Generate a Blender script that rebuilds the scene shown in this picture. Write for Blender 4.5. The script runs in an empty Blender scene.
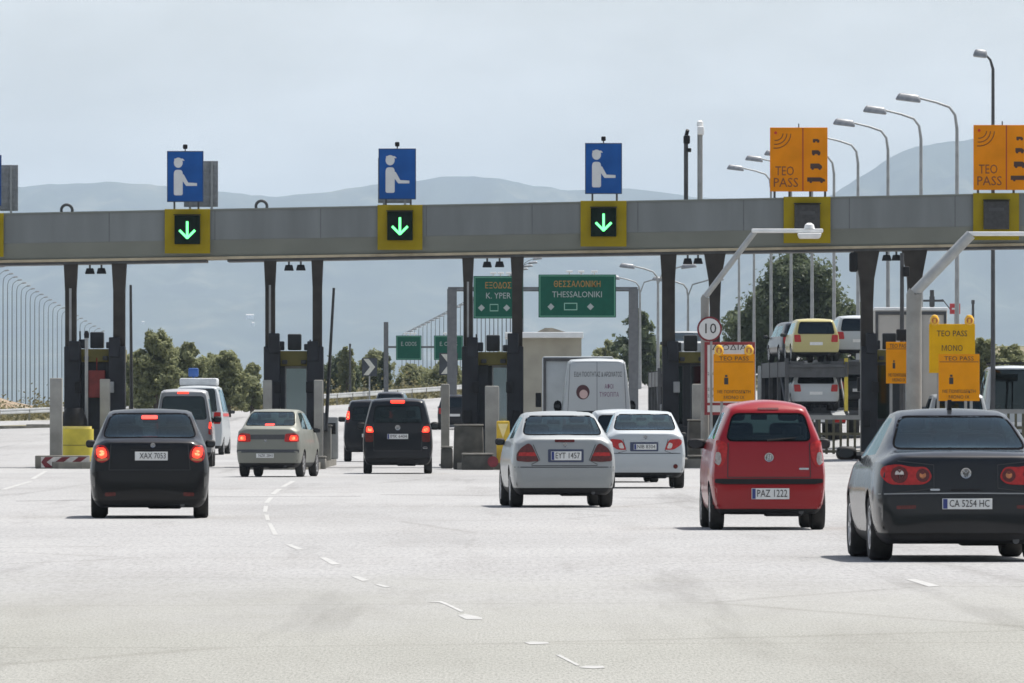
import bpy, bmesh, math, random
from mathutils import Vector, Matrix, noise
from mathutils.bvhtree import BVHTree
random.seed(7)
SC = bpy.context.scene
COL = SC.collection
F, H0, YH, CX = 9000.0, 1.47, 419.3, 512.0
R = math.radians
HAZE_D, SKY_S, SUN_S, EXPO, CLOUD = .000050, .10, 4.5, .56, (6.4, 6.5, 6.45)

def at(px, py, Y):
    """world point that stands Y metres ahead of the camera along the ray of a photo point"""
    return Vector(((px - CX) / F * Y, Y, H0 + (YH - py) / F * Y))
def X_(px, Y): return (px - CX) / F * Y
def Z_(py, Y): return H0 + (YH - py) / F * Y
def DG(py): return H0 * F / (py - YH)

def clamp(v, a, b): return max(a, min(b, v))
def sstep(a, b, v):
    t = clamp((v - a) / (b - a), 0, 1); return t * t * (3 - 2 * t)
def lerp(a, b, t): return a + (b - a) * t
def interp(pts, v):
    if v <= pts[0][0]: return pts[0][1]
    for (a, b), (c, d) in zip(pts, pts[1:]):
        if v <= c: return lerp(b, d, (v - a) / (c - a))
    return pts[-1][1]

# ------------------------------------------------------------------ terrain
def zt(X, Y):
    r = clamp((Y - 330) / 100, 0, 5.5)
    r = r * r / (r + .25) if r < 1 else r - .2 + .0
    Xc = clamp(X, -40, 24)
    z = 1.12 * r + .0158 * Xc * r
    z += sstep(240, 310, Y) * .05 * clamp(X - 1.5, 0, 14)
    return z

# ------------------------------------------------------------------ materials
MATS = {}
def mat(name, col, rough=.6, metal=0., var=.12, scale=4., coat=0., emis=None, estr=0., spec=.5, stretch=None, bump=0.):
    if name in MATS: return MATS[name]
    m = bpy.data.materials.new(name); m.use_nodes = True
    nt = m.node_tree; b = nt.nodes['Principled BSDF']
    b.inputs['Roughness'].default_value = rough
    b.inputs['Metallic'].default_value = metal
    b.inputs['Specular IOR Level'].default_value = spec
    if coat:
        b.inputs['Coat Weight'].default_value = coat; b.inputs['Coat Roughness'].default_value = .04
    if var > 0:
        tc = nt.nodes.new('ShaderNodeTexCoord'); mp = nt.nodes.new('ShaderNodeMapping')
        if stretch: mp.inputs['Scale'].default_value = stretch
        n = nt.nodes.new('ShaderNodeTexNoise'); n.inputs['Scale'].default_value = scale
        n.inputs['Detail'].default_value = 6
        mx = nt.nodes.new('ShaderNodeMix'); mx.data_type = 'RGBA'
        mx.inputs['A'].default_value = (*[c * (1 - var) for c in col], 1)
        mx.inputs['B'].default_value = (*[min(1, c * (1 + var)) for c in col], 1)
        mr = nt.nodes.new('ShaderNodeMapRange'); mr.inputs['From Min'].default_value = .3; mr.inputs['From Max'].default_value = .7
        L = nt.links.new
        L(tc.outputs['Object'], mp.inputs['Vector']); L(mp.outputs['Vector'], n.inputs['Vector'])
        L(n.outputs['Fac'], mr.inputs['Value']); L(mr.outputs['Result'], mx.inputs['Factor'])
        L(mx.outputs['Result'], b.inputs['Base Color'])
        if bump:
            bp = nt.nodes.new('ShaderNodeBump'); bp.inputs['Strength'].default_value = bump
            L(n.outputs['Fac'], bp.inputs['Height']); L(bp.outputs['Normal'], b.inputs['Normal'])
    else:
        b.inputs['Base Color'].default_value = (*col, 1)
    if emis:
        b.inputs['Emission Color'].default_value = (*emis, 1); b.inputs['Emission Strength'].default_value = estr
    MATS[name] = m
    return m

def paint(name, col, metal=.0, rough=.3, dust=.25, coat=.5, spec=.12):
    """car paint: clear coat over a slightly dusty base; the inner side of the shell is dark lining"""
    key = 'paint_' + name
    if key in MATS: return MATS[key]
    m = bpy.data.materials.new(key); m.use_nodes = True
    nt = m.node_tree; b = nt.nodes['Principled BSDF']; L = nt.links.new
    b.inputs['Metallic'].default_value = metal
    b.inputs['Coat Weight'].default_value = coat; b.inputs['Coat Roughness'].default_value = .09; b.inputs['Specular IOR Level'].default_value = spec
    tc = nt.nodes.new('ShaderNodeTexCoord')
    n = nt.nodes.new('ShaderNodeTexNoise'); n.inputs['Scale'].default_value = 3.5; n.inputs['Detail'].default_value = 8
    L(tc.outputs['Object'], n.inputs['Vector'])
    sx = nt.nodes.new('ShaderNodeSeparateXYZ'); L(tc.outputs['Object'], sx.inputs[0])
    hz = nt.nodes.new('ShaderNodeMapRange'); hz.inputs['From Min'].default_value = .75; hz.inputs['From Max'].default_value = .15
    L(sx.outputs['Z'], hz.inputs['Value'])
    mu = nt.nodes.new('ShaderNodeMath'); mu.operation = 'MULTIPLY'; L(hz.outputs['Result'], mu.inputs[0]); L(n.outputs['Fac'], mu.inputs[1])
    m2 = nt.nodes.new('ShaderNodeMath'); m2.operation = 'MULTIPLY'; m2.inputs[1].default_value = dust * 2; m2.use_clamp = True; L(mu.outputs[0], m2.inputs[0])
    mx = nt.nodes.new('ShaderNodeMix'); mx.data_type = 'RGBA'
    mx.inputs['A'].default_value = (*col, 1); mx.inputs['B'].default_value = (.22, .20, .17, 1)
    L(m2.outputs[0], mx.inputs['Factor'])
    L(mx.outputs['Result'], b.inputs['Base Color'])
    rr = nt.nodes.new('ShaderNodeMapRange'); rr.inputs['To Min'].default_value = rough; rr.inputs['To Max'].default_value = rough + .25
    L(n.outputs['Fac'], rr.inputs['Value']); L(rr.outputs['Result'], b.inputs['Roughness'])
    d = nt.nodes.new('ShaderNodeBsdfDiffuse'); d.inputs['Color'].default_value = (.016, .018, .02, 1)
    g = nt.nodes.new('ShaderNodeNewGeometry'); ms = nt.nodes.new('ShaderNodeMixShader')
    L(g.outputs['Backfacing'], ms.inputs['Fac']); L(b.outputs[0], ms.inputs[1]); L(d.outputs[0], ms.inputs[2])
    L(ms.outputs[0], nt.nodes['Material Output'].inputs['Surface'])
    MATS[key] = m
    return m

def glass(name, tint, refl=1.0):
    key = 'glass_' + name
    if key in MATS: return MATS[key]
    m = bpy.data.materials.new(key); m.use_nodes = True
    nt = m.node_tree; nt.nodes.remove(nt.nodes['Principled BSDF']); L = nt.links.new
    t = nt.nodes.new('ShaderNodeBsdfTransparent'); t.inputs['Color'].default_value = (*tint, 1)
    g = nt.nodes.new('ShaderNodeBsdfGlossy'); g.inputs['Roughness'].default_value = .03; g.inputs['Color'].default_value = (.72, .93, 1, 1)
    fr = nt.nodes.new('ShaderNodeFresnel'); fr.inputs['IOR'].default_value = 1.5
    mu = nt.nodes.new('ShaderNodeMath'); mu.operation = 'MULTIPLY_ADD'; mu.inputs[1].default_value = refl; mu.inputs[2].default_value = .0; mu.use_clamp = True
    L(fr.outputs[0], mu.inputs[0])
    ms = nt.nodes.new('ShaderNodeMixShader'); L(mu.outputs[0], ms.inputs['Fac']); L(t.outputs[0], ms.inputs[1]); L(g.outputs[0], ms.inputs[2])
    L(ms.outputs[0], nt.nodes['Material Output'].inputs['Surface'])
    MATS[key] = m
    return m

M_BLACK = mat('black_plastic', (.012, .012, .013), .6, var=.25, scale=6, spec=.25)
M_SEAL = mat('window_rubber', (.008, .008, .009), .9, var=0, spec=.0)
M_TYRE = mat('tyre_rubber', (.022, .021, .02), .85, var=.35, scale=9)
M_RIM = mat('wheel_alloy', (.45, .45, .46), .35, .8, var=.1)
M_SEAT = mat('seat_fabric', (.016, .017, .02), .9, var=.2)
M_GREY = mat('grey_steel', (.28, .29, .29), .5, .3, var=.15, scale=3)
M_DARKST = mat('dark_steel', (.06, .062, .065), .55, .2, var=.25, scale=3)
M_WHITE = mat('white_paint', (.72, .73, .72), .5, var=.08, scale=3)
M_PLATE = mat('plate_white', (.62, .63, .62), .4, var=.06, scale=12)
M_PLATEB = mat('plate_blue', (.02, .035, .16), .5, var=0)
M_INK = mat('black_ink', (.02, .02, .02), .6, var=0)
M_CHROME = mat('chrome', (.38, .39, .40), .22, 1., var=0)
M_RED_LENS = mat('red_lens', (.36, .014, .012), .2, var=.25, scale=25, coat=.35, spec=.2)
M_RED_DARK = mat('dark_red_lens', (.09, .014, .012), .2, var=.3, scale=25, coat=.35, spec=.2)
M_MIRROR = mat('mirror_dark', (.03, .035, .04), .3, .3, var=0)
M_RECESS = mat('plate_frame_blue', (.035, .045, .09), .5, var=0)
M_CLEAR_LENS = mat('clear_lens', (.5, .46, .42), .15, var=.2, scale=30, coat=.8)
M_LIT = mat('lit_brake_lens', (.7, .02, .01), .3, var=0, emis=(1, .045, .02), estr=1.6)
M_LITHOT = mat('lit_brake_bulb', (.8, .1, .05), .3, var=0, emis=(1, .16, .07), estr=2.6)
M_AMBER = mat('amber_lens', (.45, .14, .03), .2, var=.2, scale=25, coat=.7)
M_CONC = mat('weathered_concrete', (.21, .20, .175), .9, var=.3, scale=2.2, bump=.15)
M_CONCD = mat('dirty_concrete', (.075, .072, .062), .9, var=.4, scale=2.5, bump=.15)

# ------------------------------------------------------------------ mesh helpers
class MB:
    def __init__(s): s.bm = bmesh.new()
    def box(s, c, d, rz=0, rx=0, ry=0, bev=0, top=None):
        """box with centre c and size d; top=(fx,fy) scales the upper face"""
        bm = s.bm; vs = []
        rot = Matrix.Rotation(rz, 3, 'Z') @ Matrix.Rotation(ry, 3, 'Y') @ Matrix.Rotation(rx, 3, 'X')
        for k in (-.5, .5):
            for i, j in ((-.5, -.5), (.5, -.5), (.5, .5), (-.5, .5)):
                fx, fy = top if (top and k > 0) else (1, 1)
                vs.append(bm.verts.new(Vector(c) + rot @ Vector((i * d[0] * fx, j * d[1] * fy, k * d[2]))))
        fs = [(3, 2, 1, 0), (4, 5, 6, 7), (0, 1, 5, 4), (1, 2, 6, 5), (2, 3, 7, 6), (3, 0, 4, 7)]
        faces = [bm.faces.new([vs[q] for q in f]) for f in fs]
        if bev:
            ed = list({e for f in faces for e in f.edges})
            bmesh.ops.bevel(bm, geom=ed, offset=bev, segments=2, profile=.5, affect='EDGES')
        return s
    def b2(s, x0, x1, y0, y1, z0, z1, bev=0):
        return s.box(((x0 + x1) / 2, (y0 + y1) / 2, (z0 + z1) / 2), (x1 - x0, y1 - y0, z1 - z0), bev=bev)
    def tube(s, pts, r, n=10, cap=True):
        bm = s.bm; pts = [Vector(p) for p in pts]
        rs = r if isinstance(r, (list, tuple)) else [r] * len(pts)
        rings = []; up = None
        for i, p in enumerate(pts):
            t = (pts[min(i + 1, len(pts) - 1)] - pts[max(i - 1, 0)]).normalized()
            if up is None:
                up = Vector((0, 0, 1)) if abs(t.z) < .9 else Vector((1, 0, 0))
            a = t.cross(up)
            if a.length < 1e-4: a = t.cross(Vector((0, 1, 0)))
            a.normalize(); b = a.cross(t).normalized(); up = b
            rings.append([bm.verts.new(p + (a * math.cos(q * 2 * math.pi / n) + b * math.sin(q * 2 * math.pi / n)) * rs[i]) for q in range(n)])
        for A, B in zip(rings, rings[1:]):
            for q in range(n): bm.faces.new((A[q], A[(q + 1) % n], B[(q + 1) % n], B[q]))
        if cap:
            bm.faces.new(rings[0][::-1]); bm.faces.new(rings[-1])
        return s
    def prism(s, poly, y0, y1, plane='xz'):
        """extrude a 2-D outline between two values of the third axis"""
        bm = s.bm
        f = {'xz': lambda a, b, d: (a, d, b), 'yz': lambda a, b, d: (d, a, b), 'xy': lambda a, b, d: (a, b, d)}[plane]
        A = [bm.verts.new(f(a, b, y0)) for a, b in poly]; B = [bm.verts.new(f(a, b, y1)) for a, b in poly]
        n = len(poly)
        for i in range(n): bm.faces.new((A[i], A[(i + 1) % n], B[(i + 1) % n], B[i]))
        bm.faces.new(A[::-1]); bm.faces.new(B)
        return s
    def lathe(s, prof, c, axis='z', n=20):
        """prof: (radius, height) pairs about an axis through c"""
        bm = s.bm; rings = []
        for r, h in prof:
            ring = []
            for q in range(n):
                a = q * 2 * math.pi / n; u, v = r * math.cos(a), r * math.sin(a)
                o = {'z': (u, v, h), 'x': (h, u, v), 'y': (u, h, v)}[axis]
                ring.append(bm.verts.new(Vector(c) + Vector(o)))
            rings.append(ring)
        for A, B in zip(rings, rings[1:]):
            for q in range(n): bm.faces.new((A[q], A[(q + 1) % n], B[(q + 1) % n], B[q]))
        bm.faces.new(rings[0][::-1]); bm.faces.new(rings[-1])
        return s
    def quad(s, *pts):
        s.bm.faces.new([s.bm.verts.new(p) for p in pts]); return s
    def build(s, name, m, parent=None, smooth=None, **kw):
        return mk(name, s.bm, m, parent, smooth, **kw)

def mk(name, bm, m, parent=None, smooth=None, loc=None, label=None, cat=None, group=None, kind=None, recalc=True):
    if recalc: bmesh.ops.recalc_face_normals(bm, faces=bm.faces[:])
    me = bpy.data.meshes.new(name); bm.to_mesh(me); bm.free()
    for x in (m if isinstance(m, (list, tuple)) else [m]): me.materials.append(x)
    if smooth is not None:
        for p in me.polygons: p.use_smooth = True
        try: me.set_sharp_from_angle(angle=R(smooth))
        except Exception: pass
    o = bpy.data.objects.new(name, me); COL.objects.link(o)
    if parent: o.parent = parent
    if loc: o.location = loc
    tag(o, label, cat, group, kind)
    return o

def tag(o, label=None, cat=None, group=None, kind=None):
    if label: o['label'] = label
    if cat: o['category'] = cat
    if group: o['group'] = group
    if kind: o['kind'] = kind
    return o

def thing(name, label, cat, loc=(0, 0, 0), rz=0, group=None):
    o = bpy.data.objects.new(name, None); COL.objects.link(o)
    o.location = loc; o.rotation_euler = (0, 0, rz); o.empty_display_size = .3
    return tag(o, label, cat, group)

def copy_thing(o, loc=None, rz=None, label=None, parent=None):
    c = o.copy(); COL.objects.link(c)
    if parent: c.parent = parent
    for ch in o.children: copy_thing(ch, parent=c)
    if loc is not None: c.location = loc
    if rz is not None: c.rotation_euler = (0, 0, rz)
    if label: c['label'] = label
    return c

def text_bm(txt, size, depth=.004, width=None, align='CENTER'):
    """lettering standing in the xz plane, facing -y, centred on the origin"""
    cu = bpy.data.curves.new('lettering_curve', 'FONT'); cu.body = txt; cu.size = size
    cu.align_x = align; cu.align_y = 'CENTER'; cu.extrude = depth / 2; cu.resolution_u = 2
    ob = bpy.data.objects.new('lettering_tmp', cu); COL.objects.link(ob)
    dg = bpy.context.evaluated_depsgraph_get()
    me = bpy.data.meshes.new_from_object(ob.evaluated_get(dg))
    bm = bmesh.new(); bm.from_mesh(me)
    bpy.data.objects.remove(ob); bpy.data.curves.remove(cu); bpy.data.meshes.remove(me)
    bmesh.ops.rotate(bm, verts=bm.verts[:], cent=(0, 0, 0), matrix=Matrix.Rotation(R(90), 3, 'X'))
    if width and bm.verts:
        xs = [v.co.x for v in bm.verts]; w = max(xs) - min(xs)
        for v in bm.verts: v.co.x *= width / w
    return bm

def lettering(txt, size, m, parent, loc, width=None, name='lettering'):
    bm = text_bm(txt, size, width=width)
    return mk(name, bm, m, parent, loc=loc, recalc=False)

def rrect(x0, z0, x1, z1, r=.03, n=4):
    out = []
    for cx, cz, a0 in ((x1 - r, z1 - r, 0), (x0 + r, z1 - r, 90), (x0 + r, z0 + r, 180), (x1 - r, z0 + r, 270)):
        for k in range(n + 1):
            a = R(a0 + 90 * k / n); out.append((cx + r * math.cos(a), cz + r * math.sin(a)))
    return out
def chaikin(poly, it=2):
    for _ in range(it):
        q = []
        for (a, b), (c, d) in zip(poly, poly[1:] + poly[:1]):
            q += [(a * .75 + c * .25, b * .75 + d * .25), (a * .25 + c * .75, b * .25 + d * .75)]
        poly = q
    return poly
def circ(cx, cz, r, n=20, k=1.):
    return [(cx + r * math.cos(2 * math.pi * i / n), cz + k * r * math.sin(2 * math.pi * i / n)) for i in range(n)]
def mirror(poly): return [(-a, b) for a, b in poly][::-1]
# ------------------------------------------------------------------ vehicles
BV = {}
def press(bm, bvh, off=.006):
    for v in bm.verts:
        h = bvh.ray_cast(Vector((v.co.x, -20, v.co.z)), Vector((0, 1, 0)))[0]
        if h is not None: v.co.y = h.y - off
    return bm
def ring_loft(ST, soft=.45):
    """closed shell through cross-sections; a station is
    (y, half width, bottom, shoulder z, half width at belt, belt z, half width at top, top z, lean, lean start z, crown)"""
    bm = bmesh.new(); rings = []
    cr = bm.edges.layers.float.new('crease_edge')
    for (y, w, zb, zs, wb, zbe, wt, ztp, lean, zk, c) in ST:
        half = [(0, zb), (w * .84, zb), (w * .97, zb + .10), (w * 1.015, zs), (wb, zbe), (wt, ztp), (wt * .55, ztp + .7 * c), (0, ztp + c)]
        full = half + [(-x, z) for x, z in half[-2:0:-1]]
        bulge = lambda x, z: 0
        rings.append([bm.verts.new((x, y + lean * max(0, z - zk), z)) for x, z in full])
    n = 14
    for A, B in zip(rings, rings[1:]):
        for q in range(n): bm.faces.new((A[q], A[(q + 1) % n], B[(q + 1) % n], B[q]))
    caps = []
    for ring, sgn, y in ((rings[0], -1, ST[0][0]), (rings[-1], 1, ST[-1][0])):
        mids = {}
        for i in (2, 3, 4, 5):
            a, b = ring[i].co, ring[14 - i].co
            mids[i] = bm.verts.new(((a.x + b.x) / 2, a.y + sgn * .07, a.z))
        Lf = lambda i: ring[(14 - i) % 14]
        rows = [(ring[1], ring[0], Lf(1))] + [(ring[i], mids[i], Lf(i)) for i in (2, 3, 4, 5)] + [(ring[6], ring[7], Lf(6))]
        for (a, m, b), (c, d, e) in zip(rows, rows[1:]):
            bm.faces.new((a, m, d, c)); bm.faces.new((m, b, e, d))
        for q in range(14):
            e = bm.edges.get((ring[q], ring[(q + 1) % 14]))
            if e: e[cr] = .45
    cre = {1: .6, 2: .2, 3: .25, 4: .5, 5: soft}
    for i, cv in cre.items():
        for j in ({i, 14 - i}):
            for A, B in zip(rings, rings[1:]):
                e = bm.edges.get((A[j], B[j]))
                if e: e[cr] = cv
    return bm, rings

def shell(ST, wheels, rw, hw, creases=()):
    """subdivided shell with the wheel arches cut out; returns a bmesh (faces of index 1 line the arches)"""
    bm, rings = ring_loft(ST)
    cr = bm.edges.layers.float['crease_edge']
    for si, cv in creases:
        for q in range(14):
            e = bm.edges.get((rings[si][q], rings[si][(q + 1) % 14]))
            if e: e[cr] = max(e[cr], cv)
    bmesh.ops.recalc_face_normals(bm, faces=bm.faces[:])
    me = bpy.data.meshes.new('shell_tmp'); bm.to_mesh(me); bm.free()
    ob = bpy.data.objects.new('shell_tmp', me); COL.objects.link(ob)
    me.materials.append(M_GREY); me.materials.append(M_BLACK)
    s = ob.modifiers.new('s', 'SUBSURF'); s.levels = 2; s.render_levels = 2
    cb = MB()
    for yw in wheels:
        for sg in (1, -1):
            cb.lathe([(rw + .055, sg * (hw - .30)), (rw + .055, sg * (hw + .3))], (0, yw, rw), 'x', 28)
    bmesh.ops.recalc_face_normals(cb.bm, faces=cb.bm.faces[:])
    cm = bpy.data.meshes.new('cut_tmp'); cb.bm.to_mesh(cm); cb.bm.free()
    cm.materials.append(M_GREY); cm.materials.append(M_BLACK)
    for p in cm.polygons: p.material_index = 1
    co = bpy.data.objects.new('cut_tmp', cm); COL.objects.link(co)
    b = ob.modifiers.new('b', 'BOOLEAN'); b.object = co; b.operation = 'DIFFERENCE'; b.solver = 'EXACT'
    dg = bpy.context.evaluated_depsgraph_get()
    res = bpy.data.meshes.new_from_object(ob.evaluated_get(dg))
    out = bmesh.new(); out.from_mesh(res)
    for o_, m_ in ((ob, me), (co, cm)):
        bpy.data.objects.remove(o_); bpy.data.meshes.remove(m_)
    bpy.data.meshes.remove(res)
    return out

def inside(poly, a, b):
    c = False; n = len(poly)
    for i in range(n):
        (x1, y1), (x2, y2) = poly[i], poly[(i + 1) % n]
        if (y1 > b) != (y2 > b) and a < (x2 - x1) * (b - y1) / (y2 - y1) + x1: c = not c
    return c

def cut_window(bm, poly, axis, sgn, lim=.12):
    """cut the outline out of the shell (seen along an axis) and return the removed faces as a new bmesh: the pane"""
    ia = 0 if axis == 'y' else 1
    iN = 1 if axis == 'y' else 0
    xs = [p[0] for p in poly]; zs = [p[1] for p in poly]
    x0, x1, z0, z1 = min(xs) - .02, max(xs) + .02, min(zs) - .02, max(zs) + .02
    def sel():
        out = []
        for f in bm.faces:
            if f.material_index == 1 or f.normal[iN] * sgn < lim: continue
            if axis == 'x' and f.calc_center_median()[0] * sgn < .2: continue
            co = [v.co for v in f.verts]
            if max(v[ia] for v in co) < x0 or min(v[ia] for v in co) > x1: continue
            if max(v[2] for v in co) < z0 or min(v[2] for v in co) > z1: continue
            out.append(f)
        return out
    n = len(poly)
    for i in range(n):
        (a, b), (c, d) = poly[i], poly[(i + 1) % n]
        if abs(a - c) + abs(b - d) < 1e-5: continue
        nr = Vector((0, 0, 0)); nr[ia] = d - b; nr[2] = -(c - a)
        p = Vector((0, 0, 0)); p[ia] = a; p[2] = b
        fs = sel(); g = set(fs)
        for f in fs: g.update(f.edges); g.update(f.verts)
        bmesh.ops.bisect_plane(bm, geom=list(g), dist=1e-5, plane_co=p, plane_no=nr)
    bm.normal_update()
    take = []
    for f in sel():
        c = f.calc_center_median()
        if inside(poly, c[ia], c[2]): take.append(f)
    pane = bmesh.new(); vm = {}
    for f in take:
        vs = []
        for v in f.verts:
            if v not in vm: vm[v] = pane.verts.new(v.co)
            vs.append(vm[v])
        pane.faces.new(vs)
    bmesh.ops.delete(bm, geom=take, context='FACES')
    return pane

def decal(bvh, poly, axis='y', sgn=-1, off=.008, th=.02, grid=.07, deep=.12):
    """a shaped piece that lies on the shell: outline seen along an axis, pressed onto it"""
    bm = bmesh.new()
    D = Vector((0, 0, 0))
    iN, ia = (1, 0) if axis == 'y' else (0, 1)
    D[iN] = -sgn
    def pt(a, b):
        v = Vector((0, 0, 0)); v[ia] = a; v[2] = b; return v
    bm.faces.new([bm.verts.new(pt(a, b)) for a, b in poly])
    xs = [p[0] for p in poly]; zs = [p[1] for p in poly]
    for i, (lo, hi) in ((ia, (min(xs), max(xs))), (2, (min(zs), max(zs)))):
        k = int((hi - lo) / grid)
        for q in range(1, k + 1):
            co = Vector((0, 0, 0)); no = Vector((0, 0, 0)); co[i] = lo + (hi - lo) * q / (k + 1); no[i] = 1
            bmesh.ops.bisect_plane(bm, geom=bm.faces[:] + bm.edges[:] + bm.verts[:], dist=1e-6, plane_co=co, plane_no=no)
    bmesh.ops.triangulate(bm, faces=[f for f in bm.faces if len(f.verts) > 4])
    last = None; miss = []
    hits = []
    for v in bm.verts:
        o = v.co.copy(); o[iN] = sgn * 20
        h = bvh.ray_cast(o, D)[0]
        if h is None: miss.append(v)
        else: hits.append((v, h)); last = h
    if hits:
        near = min(h.dot(D) for v, h in hits)
        for v, h in hits:
            ex = h.dot(D) - near - deep
            v.co = h - D * (off + max(0, ex))
    for v in miss:
        o = v.co.copy(); o[iN] = (last[iN] if last else 0)
        h = bvh.find_nearest(o)[0]
        v.co = (h if h is not None else o) - D * off
    if th:
        r = bmesh.ops.extrude_edge_only(bm, edges=[e for e in bm.edges if e.is_boundary])
        for v in r['geom']:
            if isinstance(v, bmesh.types.BMVert): v.co += D * th
    return bm

def strip(pts, w):
    """thin outline along a line of (a, b) points"""
    L_, R_ = [], []
    for i, p in enumerate(pts):
        a = pts[max(0, i - 1)]; b = pts[min(len(pts) - 1, i + 1)]
        dx, dz = b[0] - a[0], b[1] - a[1]; l = math.hypot(dx, dz) or 1
        L_.append((p[0] - dz / l * w / 2, p[1] + dx / l * w / 2)); R_.append((p[0] + dz / l * w / 2, p[1] - dx / l * w / 2))
    return L_ + R_[::-1]

def SEDAN(L, W, H, zb, zd, yg, yr, yf, yw, zh, wg, wr, zbelt=None, lean=.12, zs=None, crown=.035, mid=.02):
    h = W / 2; zbelt = zbelt or zd - .09; zs = zs or zd * .62
    a = lambda y, w, b, wb, zbe, wt, ztp, ln=0., c=crown: (y, w * h, b, zs, wb * h, zbe, wt, ztp, ln, .55, c)
    rt = wr + (wg - wr) * .0
    return [
        a(0, .90, zb + .03, .86, zd - .13, .70 * h, zd - .045, lean, .02),
        a(.10, .965, zb, .915, zd - .11, .74 * h, zd - .012, lean * .8, .025),
        a(.45 * yg, .99, zb - .01, .94, zbelt, .76 * h, zd + .005, 0, .025),
        a(yg, 1., zb - .01, .95, zbelt, wg + .04, zd + .012, 0, .03),
        a(lerp(yg, yr, .5), 1., zb - .01, .95, zbelt, lerp(wg, wr, .5) + .035, lerp(zd, H, .55) + mid),
        a(yr, 1., zb - .01, .95, zbelt - .005, wr + .03, H - .05),
        a(lerp(yr, yf, .5), 1., zb - .01, .95, zbelt - .01, wr + .05, H - crown - .005),
        a(yf, 1., zb - .01, .95, zbelt - .02, wr + .04, H - .065),
        a(lerp(yf, yw, .5), 1., zb - .01, .95, zbelt - .03, wr + .09, lerp(H, zh + .1, .5) + .015),
        a(yw, .99, zb - .01, .94, zbelt - .05, .74 * h, zh + .07),
        a(lerp(yw, L, .6), .97, zb - .01, .90, zh - .10, .68 * h, zh, 0, .03),
        a(L - .12, .90, zb, .82, zh - .16, .60 * h, zh - .09, 0, .03),
        a(L, .74, zb + .04, .70, zh - .24, .5 * h, zh - .18, 0, .02),
    ]

def HATCH(L, W, H, zb, zbelt, yf, yw, zh, wr, lean=.3, zk=.9, zs=None, crown=.05, rearw=.93, belt=.98):
    """hatchback, estate, SUV or van: the tail rises to the roof in one face that leans forward above zk"""
    h = W / 2; zs = zs or zbelt * .6
    a = lambda y, w, b, wb, zbe, wt, ztp, ln=0., c=crown, k=zk: (y, w * h, b, zs, wb * h, zbe, wt, ztp, ln, k, c)
    return [
        a(0, rearw, zb + .03, rearw * belt - .01, zbelt, wr - .02, H - .075 - crown, lean, .04),
        a(.09, rearw * .3 + .685, zb, .975 * belt, zbelt, wr + .01, H - .025 - crown, lean * .95, crown),
        a(.45, 1., zb - .01, .995 * belt, zbelt, wr + .02, H - .01 - crown, lean * .6, crown),
        a(1.0, 1., zb - .01, belt, zbelt - .005, wr + .025, H - crown - .005),
        a(lerp(1.0, yf, .55), 1., zb - .01, belt, zbelt - .01, wr + .025, H - crown),
        a(yf, 1., zb - .01, belt, zbelt - .02, wr + .01, H - .04 - crown),
        a(lerp(yf, yw, .5), 1., zb - .01, .97, zbelt - .03, wr + .05, lerp(H, zh + .08, .5) + .02),
        a(yw, .99, zb - .01, .95, zbelt - .06, .76 * h, zh + .07),
        a(lerp(yw, L, .6), .97, zb - .01, .91, zh - .10, .68 * h, zh, 0, .03),
        a(L - .12, .91, zb, .84, zh - .17, .60 * h, zh - .09, 0, .03),
        a(L, .76, zb + .04, .72, zh - .25, .5 * h, zh - .18, 0, .02),
    ]

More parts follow.
